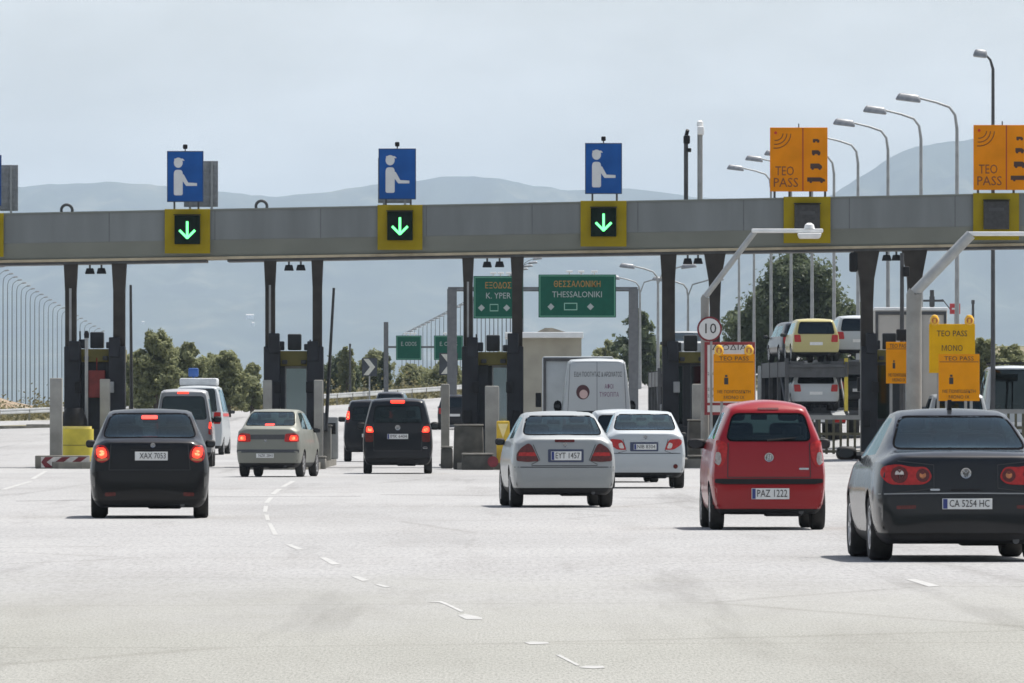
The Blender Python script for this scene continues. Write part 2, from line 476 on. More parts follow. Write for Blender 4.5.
def vehicle(name, label, cat, px, base, yaw, ST, W, pnt, gls, rear_win, sides, wheels, rw=.33, tw=.21, group=None,
            lamps=(), trims=(), plate=None, mirrors=None, zval=None, screen=None, lid=(), emblem=None, D=None, z0=0.,
            interior=True, loc=None, track=None, wiper=None, antenna=None, bumper=None, rails=None, seatz=1.0, creases=(), belly=True, steer=True):
    h = W / 2
    if loc is None:
        D = D or DG(base); loc = (X_(px, D), D, z0)
    root = thing(name, label, cat, loc, yaw, group)
    bm = shell(ST, wheels, rw, h, creases)
    if zval:
        bmesh.ops.bisect_plane(bm, geom=bm.faces[:] + bm.edges[:] + bm.verts[:], dist=1e-5, plane_co=(0, 0, zval), plane_no=(0, 0, 1))
        for f in bm.faces:
            if f.calc_center_median().z < zval: f.material_index = 1
    bm.normal_update()
    bvh = BVHTree.FromBMesh(bm)
    if bumper:
        z0b, z1b, hb_ = bumper
        pl = rnd([(-hb_, z0b), (hb_, z0b), (hb_ * 1.0, z1b - .03), (hb_ * .93, z1b), (-hb_ * .93, z1b), (-hb_ * 1.0, z1b - .03)], .03)
        bb = decal(bvh, pl, off=.030, th=.06, grid=.055, deep=.40)
        both = bm.copy(); tm = bpy.data.meshes.new('tmp'); bb.to_mesh(tm); both.from_mesh(tm); bpy.data.meshes.remove(tm)
        bvh = BVHTree.FromBMesh(both); both.free()
        mk('bumper', bb, pnt, root, 38)
    BV[root.name] = bvh
    panes = []
    if rear_win: panes.append(('rear_window', cut_window(bm, rear_win, 'y', -1, .05)))
    if screen: panes.append(('windscreen', cut_window(bm, screen, 'y', 1, .05)))
    for sd in sides:
        for sg in (1, -1): panes.append(('side_window', cut_window(bm, sd, 'x', sg, .3)))
    bm.faces.ensure_lookup_table()
    body = mk('body', bm, [pnt, M_BLACK], root, 32, recalc=False)
    for nm, pb in panes:
        if len(pb.faces): mk(nm, pb, gls, root, 40, recalc=False)
        else: pb.free()
    if rear_win:
        ring = rear_win
        mb = decal(bvh, strip(ring + ring[:1], .022), off=.004, th=0, grid=.08, deep=9)
        mk('window_seal', mb, M_SEAL, root, 40)
    # lamps: (name, outline, material, offset[, label]) ; a dict entry makes sub-parts
    for e in lamps:
        nm, poly, mm = e[0], e[1], e[2]
        off = e[3] if len(e) > 3 else .010
        lo = mk(nm, decal(bvh, poly, off=off), mm, root, 40)
        if len(e) > 4:
            for (snm, sp, sm) in e[4]:
                mk(snm, decal(bvh, sp, off=off + .004, th=.01, grid=.05), sm, lo, 40)
    for nm, poly, mm in trims:
        mk(nm, decal(bvh, poly, off=.006, th=.012), mm, root, 40)
    for ln in lid:
        mk('panel_gap', decal(bvh, strip(ln, .012), off=.0025, th=0, grid=.06), M_INK, root)
    def hit_y(x, z):
        q = bvh.ray_cast(Vector((x, -20, z)), Vector((0, 1, 0)))[0]
        return q.y if q else 0.
    if plate:
        x0, x1, zz0, zz1, txt = plate[:5]
        yy = min(hit_y(x, z) for x in (x0, (x0 + x1) / 2, x1) for z in (zz0, zz1))
        p = MB().box((0, 0, 0), (x1 - x0, .014, zz1 - zz0), bev=.003).build('number_plate', plate[5] if len(plate) > 5 else M_PLATE, root, loc=((x0 + x1) / 2, yy - .006, (zz0 + zz1) / 2))
        hb = (zz1 - zz0)
        if not (len(plate) > 6 and plate[6] == 'noband'):
            MB().box((0, 0, 0), (.045, .004, hb - .01)).build('country_band', M_PLATEB, p, loc=(-(x1 - x0) / 2 + .03, -.0085, 0))
        if txt: lettering(txt, hb * .95, M_INK, p, (.022, -.0095, 0), width=(x1 - x0) * .80)
    if emblem:
        ex, ez, er, kind = emblem
        yy = hit_y(ex, ez) - .012
        e = MB().lathe([(er * .82, .004), (er, 0), (er, .012), (er * .82, .012), (er * .82, .004)], (0, 0, 0), 'y', 22)
        if kind == 'vw':
            e.tube([(-er * .5, .004, er * .72), (0, .004, -er * .05), (er * .5, .004, er * .72)], er * .1, 6)
            e.tube([(-er * .8, .004, er * .25), (-er * .34, .004, -er * .75), (0, .004, er * .05), (er * .34, .004, -er * .75), (er * .8, .004, er * .25)], er * .1, 6)
        elif kind == 'star':
            for k in range(3):
                a = R(90 + 120 * k); e.tube([(0, .004, 0), (er * math.cos(a) * .9, .004, er * math.sin(a) * .9)], er * .13, 6)
        elif kind == 'h':
            e.tube([(-er * .3, .004, -er * .6), (-er * .2, .004, er * .6)], er * .14, 6); e.tube([(er * .2, .004, -er * .6), (er * .3, .004, er * .6)], er * .14, 6)
            e.tube([(-er * .25, .004, 0), (er * .25, .004, .0)], er * .14, 6)
        else:
            e.tube([(-er * .7, .004, 0), (er * .7, .004, 0)], er * .2, 6)
        e.build('emblem', M_CHROME, root, 40, loc=(ex, yy, ez))
    if mirrors:
        my, mz, mx, ms = mirrors          # y, z, outer half-width, size z
        for sg in (1, -1):
            mh = MB().box((0, 0, 0), (mx - h + .04, .12, ms * .9), bev=ms * .32).box((-sg * (mx - h + .04) * .5, .03, -ms * .28), (.16, .05, .04))
            mm = mh.build('wing_mirror', M_BLACK if ms > 0 else pnt, root, 50, loc=(sg * ((mx + h - .08) / 2), my, mz - .03))
            MB().prism(circ(0, 0, (mx - h) * .40 + .01, 16, .62), -.006, .006).build('mirror_glass', M_MIRROR, mm, loc=(sg * .01, -.062, 0))
    tr = track or (h - tw / 2 - .012)
    for yw in wheels:
        for sg in (1, -1):
            w = MB().lathe([(rw * .62, -tw * .42), (rw * .9, -tw * .5), (rw * .985, -tw * .40), (rw, -tw * .25), (rw, tw * .25), (rw * .985, tw * .40), (rw * .9, tw * .5), (rw * .62, tw * .42)], (0, 0, 0), 'x', 28)
            wo = w.build('wheel', M_TYRE, root, 45, loc=(sg * tr, yw, rw))
            if yw == wheels[1] and steer: pass
            r = MB()
            r.lathe([(rw * .64, sg * tw * .36), (rw * .66, sg * tw * .46), (rw * .60, sg * tw * .46), (rw * .58, sg * tw * .30), (rw * .12, sg * tw * .30), (rw * .11, sg * tw * .42), (.01, sg * tw * .43)], (0, 0, 0), 'x', 24)
            for k in range(7):
                a = 2 * math.pi * k / 7
                r.box((sg * tw * .40, math.cos(a) * rw * .36, math.sin(a) * rw * .36), (.025, rw * .5, rw * .13), rx=a)
            r.build('rim', M_RIM, wo, 40)
    # underside: axle, exhaust silencer
    if belly:
        ub = MB().tube([(-tr, wheels[0], rw), (tr, wheels[0], rw)], .045, 8).box((.25 * h, wheels[0] - .35, ST[0][2] + .0), (.5, .3, .12), bev=.03)
        ub.build('rear_axle', M_BLACK, root)
        MB().tube([(.55 * h, .35, ST[0][2] + .01), (.55 * h, -.0, ST[0][2] - .0)], .035, 10).build('exhaust_pipe', M_DARKST, root, 40)
    if interior:
        ztop = max(s[7] for s in ST); zbl = ST[3][5]
        yseat = interior if not isinstance(interior, bool) else wheels[0] + 1.35
        for sg in (1, -1):
            st = MB().box((0, 0, .0), (.50, .16, .62), rx=R(8), bev=.06)
            so = st.build('front_seat', M_SEAT, root, 50, loc=(sg * .36, yseat, zbl - .02))
            MB().box((0, 0, 0), (.27, .10, .19), bev=.045).build('headrest', M_SEAT, so, 50, loc=(0, -.03, .43))
        rb = MB().box((0, 0, 0), (W * .68, .16, .52), rx=R(12), bev=.06).build('rear_bench', M_SEAT, root, 50, loc=(0, yseat - .92, zbl - .13))
        for sx in (-.36, .36): MB().box((0, 0, 0), (.25, .09, .14), bev=.04).build('headrest', M_SEAT, rb, 50, loc=(sx, -.03, .31))
        MB().box((0, 0, 0), (W * .78, .5, .25), bev=.06).build('dashboard', M_SEAT, root, 50, loc=(0, yseat + 1.0, zbl - .09))
        MB().tube([(0, 0, .01), (0, .02, .07)], .012, 6).box((0, 0, 0), (.22, .03, .07), bev=.01).build('rear_view_mirror', M_BLACK, root, loc=(0, yseat + .55, ztop - .16))
    if wiper:
        (a, b), (c, d) = wiper
        MB().tube([(a, hit_y(a, b) - .03, b), (c, hit_y(c, d) - .03, d)], [.016, .009], 6).build('rear_wiper', M_BLACK, root)
    if antenna:
        ax, ay, az = antenna
        MB().prism([(ay - .09, az - .03), (ay + .10, az - .03), (ay - .04, az + .075), (ay - .07, az + .075)], -.02 + ax, .02 + ax, 'yz').build('roof_aerial', M_BLACK, root)
    if rails:
        for sg in (1, -1):
            MB().tube([(sg * rails[0], rails[1], rails[3] - .05), (sg * rails[0], rails[1] + .1, rails[3]), (sg * rails[0], rails[2] - .1, rails[3]), (sg * rails[0], rails[2], rails[3] - .05)], .022, 8).build('roof_rail', M_BLACK, root, 40)
    return root
def rnd(poly, r=.06, n=4):
    out = []; m = len(poly)
    for i in range(m):
        p = Vector(poly[i]); a = Vector(poly[i - 1]); b = Vector(poly[(i + 1) % m])
        ra = min(r, (a - p).length * .45); rb = min(r, (b - p).length * .45)
        p0 = p + (a - p).normalized() * ra; p1 = p + (b - p).normalized() * rb
        for k in range(n + 1):
            t = k / n; q = p0 * (1 - t) ** 2 + p * 2 * t * (1 - t) + p1 * t * t
            out.append((q.x, q.y))
    return out
def trap(xb, zb, xt, zt_, r=.07, dx=0.): return rnd([(-xb, zb), (xb, zb), (xt + dx, zt_), (-xt + dx, zt_)], r)
def sed_sides(yg, yr, yf, yw, zbelt, H, top=.125):
    ym = (yr + yf) / 2 + .05; z0 = zbelt + .05; z1 = H - top
    return [rnd([(yg + .42, z0 + .02), (ym - .05, z0), (ym - .05, z1 + .015), (yr + .02, z1)], .05),
            rnd([(ym + .05, z0), (yw - .42, z0 - .01), (yf + .12, z1 - .02), (ym + .05, z1 + .015)], .05)]
def box_sides(y0, ym, yf, yw, zbelt, z1):
    z0 = zbelt + .05
    return [rnd([(y0, z0), (ym - .05, z0), (ym - .05, z1), (y0 + .12, z1)], .06),
            rnd([(ym + .05, z0), (yw - .38, z0 - .01), (yf + .02, z1 - .02), (ym + .05, z1)], .06)]

G_CLEAR = glass('green_tint', (.60, .74, .70))
G_MID = glass('grey_tint', (.42, .53, .55), .8)
G_TINT = glass('dark_tint', (.17, .23, .25), .65)
G_DARK = glass('privacy', (.035, .04, .045))
P_BLACK = paint('black', (.003, .0033, .0045), .0, .3, dust=.02, coat=.40)
P_NAVY = paint('blue_black', (.004, .0055, .008), .0, .3, dust=.02, coat=.60)
P_SILVER = paint('silver', (.27, .285, .285), .45, .42, dust=.22, spec=.6)
P_WHITE = paint('white', (.375, .405, .42), 0.15, .42, dust=.18, spec=.6)
P_RED = paint('red', (.25, .004, .009), 0, .3, dust=.02, coat=.55)
P_BEIGE = paint('champagne', (.19, .195, .165), .4, .45, dust=.25, coat=.15, spec=.5)
P_GREYV = paint('grey_silver', (.30, .31, .325), .4, .42, dust=.25, spec=.5)
P_DKBLUE = paint('dark_blue', (.004, .006, .010), .0, .3, dust=.03, coat=.45)
P_GOLD = paint('pale_yellow', (.42, .37, .16), .0, .35, dust=.05)
P_DKGREY = paint('dark_grey', (.035, .04, .05), .1, .3, dust=.1)


def pair(name, poly, m, off=.010, subs=()):
    """the same lamp on both sides; the outline is given for the right side"""
    out = []
    for k in (-1, 1):
        mm = lambda pl: [(a * k, b) for a, b in pl]
        out.append((name, mm(poly), m, off, [(n_, mm(p_), m_) for n_, p_, m_ in subs]))
    return out

# ---- the nine vehicles on the plaza, near to far -------------------------------------------------
vehicle('sedan_car', 'black coupe with twin round tail lamps and a roof fin, number plate CA 5254 HC', 'car',
    966, 562, R(2.2), SEDAN(4.8, 1.88, 1.60, .19, 1.125, .80, 1.85, 2.75, 3.75, 1.02, .68, .535, lean=.16), 1.88, P_NAVY, G_TINT,
    trap(.70, 1.165, .555, 1.50, .09), sed_sides(.80, 1.85, 2.75, 3.75, 1.035, 1.60), (1.0, 3.72), .345, .235,
    lamps=pair('tail_light', rnd([(.34, .87), (.42, .80), (.60, .795), (.80, .80), (.885, .90), (.86, .985), (.70, 1.01), (.55, .975), (.40, .985)], .06), M_RED_LENS, .012,
               [('lamp_ring', circ(.685, .90, .088, 18), M_RED_DARK), ('lamp_core', circ(.685, .905, .046, 14), M_CLEAR_LENS),
                ('lamp_ring', circ(.445, .892, .07, 18), M_RED_DARK), ('lamp_core', circ(.445, .895, .034, 14), M_AMBER)]) +
          pair('rear_reflector', rnd([(.52, .55), (.72, .545), (.72, .58), (.52, .585)], .01), M_RED_DARK, .008),
    trims=[('crease_highlight', strip([(-.90, .70), (-.6, .705), (0, .71), (.6, .705), (.90, .70)], .012), M_GREY),  # painted highlight: grey strip for the light along the bumper crease
           ('model_badge', rrect(-.37, .735, -.27, .755, .008), M_CHROME), ('boot_handle', rrect(-.16, .735, .16, .755, .008), M_BLACK)],
    lid=[[(-.80, .70), (-.33, .76), (-.33, 1.0), (-.70, 1.04)], [(.80, .70), (.33, .76), (.33, 1.0), (.70, 1.04)]],
    plate=(-.25, .265, .545, .655, 'CA 5254 HC'), emblem=(0, .915, .055, 'vw'), mirrors=(3.25, 1.14, 1.12, .16), zval=.30, bumper=(.30, .675, .91),
    screen=trap(.66, 1.17, .54, 1.49, .06), antenna=(0, 2.0, 1.60))

vehicle('hatchback_car', 'small red five-door hatchback with a black strip above its number plate', 'car',
    769, 530, R(1.6), HATCH(3.55, 1.56, 1.745, .21, 1.14, 2.1, 3.0, 1.05, .50, lean=.34, zk=.98, crown=.085, rearw=.925, zs=.72, belt=.94), 1.56, P_RED, G_CLEAR,
    rnd([(-.565, 1.185), (.565, 1.185), (.475, 1.545), (-.475, 1.545)], .09), box_sides(.55, 1.5, 2.1, 3.0, 1.16, 1.56), (.55, 2.93), .30, .19,
    lamps=pair('tail_light', rnd([(.575, 1.17), (.70, 1.20), (.715, 1.0), (.735, .87), (.64, .825), (.575, .92), (.545, 1.10)], .04), M_RED_LENS, .012,
               [('reversing_lens', rnd([(.645, 1.03), (.70, 1.04), (.725, .90), (.665, .85), (.63, .92)], .03), mat('grey_lens', (.30, .27, .25), .2, var=.2, scale=30, coat=.5))]) +
          [('high_brake_light', rrect(-.14, 1.60, .14, 1.625, .01), M_RED_DARK, .01)],
    trims=[('bumper_strip', rnd([(-.72, .625), (-.6, .61), (.6, .61), (.72, .625), (.72, .68), (-.72, .68)], .02), M_BLACK),
           ('model_badge', rrect(.40, .80, .53, .825, .008), M_CHROME)],
    lid=[[(-.55, .70), (-.54, 1.16)], [(.55, .70), (.54, 1.16)], [(-.55, .70), (.55, .70)]],
    plate=(-.235, .265, .41, .555, 'PAZ 1222'), emblem=(-.0, .965, .06, 'h'), mirrors=(2.45, 1.17, .99, .15), zval=.28, bumper=(.285, .60, .745),
    screen=trap(.60, 1.24, .53, 1.55, .06), wiper=((-.02, 1.19), (.36, 1.225)))

vehicle('sedan_car', 'black sedan with three lit brake lamps beside the chevron kerb block', 'car',
    149.5, 518.6, R(2.0), SEDAN(4.5, 1.77, 1.645, .17, 1.17, .50, 1.35, 2.6, 3.55, 1.06, .715, .575, lean=.12), 1.77, P_BLACK, G_TINT,
    trap(.70, 1.20, .575, 1.555, .10), sed_sides(.50, 1.35, 2.6, 3.55, 1.08, 1.645), (.98, 3.58), .33, .225,
    lamps=pair('tail_light', rnd([(.585, .88), (.70, .82), (.80, .86), (.825, .97), (.79, 1.09), (.66, 1.085), (.60, 1.0)], .05), M_RED_LENS, .012,
               [('brake_lamp', rnd([(.62, .92), (.71, .885), (.785, .93), (.79, 1.05), (.66, 1.055)], .05), M_LIT), ('lamp_core', circ(.71, .97, .042), M_LITHOT),
                ('indicator_lens', rnd([(.62, .865), (.77, .85), (.78, .89), (.63, .90)], .015), M_AMBER)]) +
          pair('rear_reflector', rnd([(.50, .335), (.66, .33), (.66, .385), (.50, .39)], .02), M_RED_DARK, .008) +
          [('high_brake_light', rrect(-.125, 1.475, .115, 1.53, .02), M_LIT, .02)],
    trims=[('boot_trim', strip([(-.28, 1.02), (.33, 1.02)], .02), M_BLACK)],
    lid=[[(-.60, .72), (-.57, 1.10)], [(.60, .72), (.57, 1.10)], [(-.6, .72), (.6, .72)]],
    plate=(-.215, .27, .862, .99, 'XAX 7053', M_PLATE, 'noband'), emblem=(.05, 1.085, .035, 'star'), mirrors=(3.05, 1.13, 1.0, .13), zval=.27, bumper=(.27, .70, .86),
    screen=trap(.66, 1.20, .57, 1.53, .06), interior=2.2)

vehicle('sedan_car', 'silver saloon with unlit wedge-shaped dark red tail lamps and a blue plate frame', 'car',
    564.5, 507.7, R(3.4), SEDAN(4.5, 1.74, 1.625, .22, 1.185, .55, 1.40, 2.6, 3.6, 1.05, .66, .545, lean=.13), 1.74, P_SILVER, G_MID,
    trap(.665, 1.215, .555, 1.525, .09), sed_sides(.55, 1.40, 2.6, 3.6, 1.09, 1.625), (1.0, 3.7), .33, .22,
    lamps=pair('tail_light', rnd([(.42, .775), (.60, .76), (.80, .775), (.795, .90), (.72, 1.0), (.60, 1.075), (.545, 1.045)], .04), M_RED_DARK, .012,
               [('lamp_band', rnd([(.46, .86), (.77, .86), (.75, .92), (.50, .92)], .02), M_RED_LENS)]) +
          [('high_brake_light', rrect(-.16, 1.09, .17, 1.135, .012), M_RED_DARK, .012)],
    trims=[('plate_recess', rrect(-.275, .755, .32, .972, .02), M_RECESS)],
    lid=[[(-.83, .675), (.83, .675)], [(-.55, .72), (-.41, .79), (-.52, 1.05)], [(.55, .72), (.41, .79), (.52, 1.05)], [(-.55, .70), (.55, .70)]],
    plate=(-.225, .28, .79, .935, 'EYT 1457'), mirrors=(3.1, 1.12, 1.0, .13), zval=.33, bumper=(.33, .66, .85), emblem=(.01, 1.04, .035, 'star'),
    screen=trap(.66, 1.22, .56, 1.52, .06))

vehicle('sedan_car', 'white saloon with swept red tail lamps, just ahead of the silver saloon', 'car',
    645.6, 488.5, R(1.0), SEDAN(4.5, 1.72, 1.675, .24, 1.215, .55, 1.40, 2.6, 3.6, 1.08, .66, .565, lean=.12), 1.72, P_WHITE, G_CLEAR,
    trap(.665, 1.25, .57, 1.575, .09), sed_sides(.55, 1.40, 2.6, 3.6, 1.12, 1.675), (1.0, 3.6), .34, .22,
    lamps=pair('tail_light', rnd([(.40, .82), (.60, .825), (.76, .93), (.785, 1.02), (.72, 1.055), (.50, 1.035)], .05), M_RED_LENS, .012,
               [('reversing_lens', rnd([(.45, .85), (.55, .85), (.58, .95), (.50, .98)], .03), M_CLEAR_LENS)]) +
          [('rear_reflector', circ(.635, .47, .05), M_RED_DARK, .008)],
    trims=[('plate_recess', rrect(-.33, .79, .27, .985, .02), M_RECESS), ('boot_trim', strip([(-.33, 1.00), (.30, 1.00)], .022), M_CHROME)],
    lid=[[(-.80, .748), (.80, .748)], [(-.58, .76), (-.41, .80), (-.48, 1.05)], [(.58, .74), (.41, .80), (.48, 1.05)]],
    plate=(-.25, .23, .825, .945, 'NIB 8304'), mirrors=(3.1, 1.16, 1.0, .13), zval=.34, bumper=(.34, .73, .84), screen=trap(.66, 1.26, .57, 1.57, .06),
    emblem=(0, 1.09, .04, 'bar'))

vehicle('sedan_car', 'olive silver saloon with lit brake lamps at the second booth from the left', 'car',
    267.5, 477.1, R(-6.5), SEDAN(4.3, 1.66, 1.75, .25, 1.27, .45, 1.25, 2.5, 3.4, 1.12, .63, .545, lean=.12), 1.66, P_BEIGE, G_CLEAR,
    trap(.635, 1.315, .54, 1.655, .08), sed_sides(.45, 1.25, 2.5, 3.4, 1.16, 1.75), (.92, 3.4), .33, .20,
    lamps=pair('tail_light', rnd([(.43, .90), (.60, .89), (.795, .90), (.785, 1.06), (.70, 1.12), (.45, 1.10)], .04), M_RED_LENS, .012,
               [('brake_lamp', rnd([(.56, .93), (.76, .93), (.755, 1.05), (.58, 1.06)], .04), M_LIT), ('lamp_core', circ(.66, .99, .04), M_LITHOT)]) +
          [('high_brake_light', rrect(-.12, 1.315, .12, 1.36, .02), M_LIT, .02)],
    trims=[('lamp_panel', rrect(-.44, .96, .44, 1.08, .02), M_DARKST), ('bumper_strip', rnd([(-.80, .62), (.80, .62), (.80, .70), (-.80, .70)], .02), M_DARKST)],
    plate=(-.28, .17, .49, .60, 'NZK 2841', M_PLATE, 'noband'), mirrors=(2.95, 1.22, .98, .14), zval=.36, bumper=(.36, .66, .81), emblem=(-.05, .93, .035, 'bar'),
    screen=trap(.62, 1.30, .54, 1.64, .06))

vehicle('minivan', 'black people carrier with three lit brake lamps waiting between the second and third booths', 'van',
    397.7, 473.9, R(.6), HATCH(4.8, 1.88, 2.06, .24, 1.22, 3.3, 4.2, 1.2, .70, lean=.10, zk=1.2, crown=.05, rearw=.97), 1.88, P_DKBLUE, G_TINT,
    rnd([(-.665, 1.38), (.665, 1.38), (.60, 1.83), (-.60, 1.83)], .08), box_sides(.5, 1.9, 3.3, 4.2, 1.22, 1.85), (.95, 3.9), .35, .22,
    lamps=pair('tail_light', rnd([(.66, .86), (.87, .86), (.885, 1.10), (.86, 1.34), (.76, 1.34), (.66, 1.10)], .04), M_RED_DARK, .012,
               [('brake_lamp', rnd([(.645, 1.12), (.85, 1.12), (.845, 1.27), (.70, 1.28)], .04), M_LIT), ('lamp_core', circ(.75, 1.195, .05), M_LITHOT)]) +
          [('high_brake_light', rrect(-.19, 1.90, .19, 1.985, .03), M_LIT, .02)],
    plate=(-.28, .28, .94, 1.075, 'IMK 6404'), emblem=(0, 1.245, .07, 'vw'), mirrors=(3.75, 1.32, 1.14, .24), zval=.42, bumper=(.42, .72, .91),
    trims=[('bumper_glint', rrect(.68, .68, .80, .73, .02), M_CLEAR_LENS)],  # pale patch painted as a sun glint on the bumper's right end
    lid=[[(-.64, .62), (-.66, 1.34)], [(.64, .62), (.66, 1.34)], [(-.64, .62), (.64, .62)]], screen=trap(.76, 1.36, .66, 1.83, .06))

vehicle('van', 'silver grey van with a dark tailgate window, just ahead of the leftmost black sedan', 'van',
    183.5, 467, R(.6), HATCH(4.6, 1.80, 2.43, .28, 1.30, 3.1, 3.9, 1.35, .69, lean=.09, zk=1.2, crown=.06, rearw=.97), 1.80, P_GREYV, G_DARK,
    rnd([(-.72, 1.47), (.72, 1.47), (.62, 2.17), (-.62, 2.17)], .10), box_sides(.5, 1.8, 3.1, 3.9, 1.3, 2.1), (.9, 3.7), .34, .20,
    lamps=pair('tail_light', rnd([(.76, 1.0), (.885, 1.0), (.88, 1.42), (.79, 1.42)], .04), M_RED_LENS, .012,
               [('brake_lamp', rnd([(.775, 1.18), (.87, 1.18), (.865, 1.38), (.79, 1.38)], .03), M_LIT)]) +
          [('high_brake_light', rrect(-.19, 2.26, .16, 2.315, .02), M_LIT, .02)],
    plate=(-.26, .26, .88, 1.0, 'KBE 3319', M_PLATE, 'noband'), mirrors=(3.3, 1.5, 1.12, .22), zval=.45)

vehicle('suv_car', 'dark car with a tall lit corner lamp, half hidden by the black people carrier', 'car',
    369.5, 461.8, R(.5), HATCH(4.5, 1.80, 2.17, .34, 1.35, 3.0, 3.8, 1.25, .66, lean=.16, zk=1.3, crown=.05, rearw=.96), 1.80, P_DKBLUE, G_TINT,
    rnd([(-.60, 1.42), (.60, 1.42), (.56, 1.90), (-.56, 1.90)], .08), box_sides(.5, 1.7, 3.0, 3.8, 1.35, 1.95), (.85, 3.5), .38, .24,
    lamps=pair('tail_light', rnd([(.70, 1.35), (.84, 1.35), (.78, 1.90), (.68, 1.90)], .03), M_RED_DARK, .012,
               [('brake_lamp', rnd([(.69, 1.47), (.815, 1.47), (.795, 1.75), (.69, 1.75)], .04), M_LIT), ('lamp_core', circ(.745, 1.60, .045, 14, 1.8), M_LITHOT)]),
    plate=(-.26, .26, .85, .97, 'ZHB 7718', M_PLATE, 'noband'), mirrors=(3.2, 1.5, 1.14, .2), zval=.5)

# ---- beyond the booths ---------------------------------------------------------------------------
Dv = 268.
van2 = vehicle('panel_van', 'tall white delivery van with lettering and a round badge on its rear doors', 'van',
    597, 0, R(.3), HATCH(6.2, 2.12, 3.30, .35, 1.6, 4.6, 5.6, 1.55, .84, lean=.03, zk=1.5, crown=.05, rearw=.985), 2.12, P_WHITE, G_DARK,
    None, [box_sides(4.1, 4.1, 4.75, 5.6, 1.6, 2.5)[1]], (1.2, 4.9), .36, .22, D=Dv,
    lamps=pair('tail_light', rnd([(.93, 1.0), (1.03, 1.0), (1.02, 1.5), (.93, 1.5)], .03), M_RED_LENS, .012),
    lid=[[(0, .6), (0, 3.18)], [(-.92, .6), (-.80, 3.18)], [(.92, .6), (.80, 3.18)], [(-.9, 3.18), (.9, 3.18)]],
    plate=(-.26, .26, .78, .9, '', M_PLATE, 'noband'), mirrors=(5.0, 1.9, 1.26, .4), zval=.5, interior=False)
for txt, z, w, sz, dx in (('ΕΙΔΗ ΠΟΙΟΤΗΤΑΣ & ΑΡΩΜΑΤΟΣ', 2.80, 1.42, .20, .03), ('ΑΦΟΙ', 2.44, .26, .19, .36), ('ΤΥΡΟΠΙΤΑ', 2.20, .58, .19, .36)):
    b_ = text_bm(txt, sz, depth=0, width=w)
    bmesh.ops.triangulate(b_, faces=b_.faces[:])
    for v in b_.verts: v.co.x += dx; v.co.z += z
    press(b_, BV[van2.name], .005)
    mk('lettering', b_, M_INK if z > 2.7 else mat('purple_ink', (.16, .05, .12), .6, var=0), van2, recalc=False)
bd = mk('badge', decal(BV[van2.name], circ(-.42, 2.28, .20, 22, 1.1), off=.004, th=0), mat('badge_hair', (.06, .02, .025), .6, var=0), van2)
mk('badge_face', decal(BV[van2.name], circ(-.40, 2.22, .125, 18, 1.05), off=.008, th=0), mat('badge_skin', (.5, .36, .34), .6, var=0), bd)
mk('door_window', decal(BV[van2.name], rrect(-.62, .0 + 1.62, .64, 1.72, .03), off=.004, th=0), M_BLACK, van2)

def small(name, label, cat, px, D, z0, yaw, kind, pnt, W=1.76, H=1.6, gls=None, dim=None, group=None, lit=False, base=0, L=4.3, zbf=.60):
    gls = gls or G_DARK
    if kind == 'sedan':
        zd = H * .72
        ST = SEDAN(4.4, W, H, .22, zd, .55, 1.35, 2.5, 3.5, zd - .12, W * .37, W * .32, lean=.12)
        rw_, sd, wh = trap(W * .375, zd + .04, W * .32, H - .1, .08), sed_sides(.55, 1.35, 2.5, 3.5, zd - .09, H), (.95, 3.5)
        lz = (zd * .70, zd * .90)
    else:
        zb_ = H * zbf
        ST = HATCH(L, W, H, .25, zb_, L * .62, L * .8, H * .58, W * .37, lean=.32 if kind != 'van' else .06, zk=zb_ * .95, crown=.05, rearw=.95)
        rw_ = rnd([(-W * .385, zb_ + .06), (W * .385, zb_ + .06), (W * .335, H - .16), (-W * .335, H - .16)], .08)
        sd, wh = box_sides(.5, L * .4, L * .62, L * .8, zb_, H - .18), (.8, L * .8)
        lz = (zb_ * .74, zb_ * 1.02)
    h = W / 2
    lp = pair('tail_light', rnd([(h * .62, lz[0]), (h * .9, lz[0]), (h * .92, lz[1]), (h * .66, lz[1])], .04), M_LIT if lit else M_RED_LENS, .012)
    return vehicle(name, label, cat, px, base, yaw, ST, W, pnt, gls, rw_, sd, wh, .33, .21, lamps=lp, D=D, z0=z0, interior=False,
                   plate=(-.25, .25, lz[0] - .12, lz[0], '', M_PLATE, 'noband'), mirrors=(ST[9][0] - .35, ST[3][5] + .08, h + .16, .15), zval=.36, group=group)

small('sedan_car', 'white car mostly hidden between the silver saloon and the white saloon with the tow hook', 'car', 624, DG(482.5), 0, R(2), 'hatch', P_WHITE, 1.70, 1.72, G_CLEAR)
def ground_at(px, D): return zt(X_(px, D), D)
small('hatchback_car', 'grey car far ahead, only its roof showing above the black people carrier', 'car', 390, 470, ground_at(390, 470), R(-3), 'hatch', P_DKGREY, 1.75, 1.70)
small('hatchback_car', 'dark blue car driving away beyond the booths, beside the third booth', 'car', 455, 440, ground_at(455, 440), R(-2), 'hatch', P_DKBLUE, 1.75, 1.72)
small('suv_car', 'silver car behind the lowest yellow pass panel on the right', 'car', 959, 262, .05, R(1), 'hatch', P_SILVER, 1.92, 2.2, G_MID)

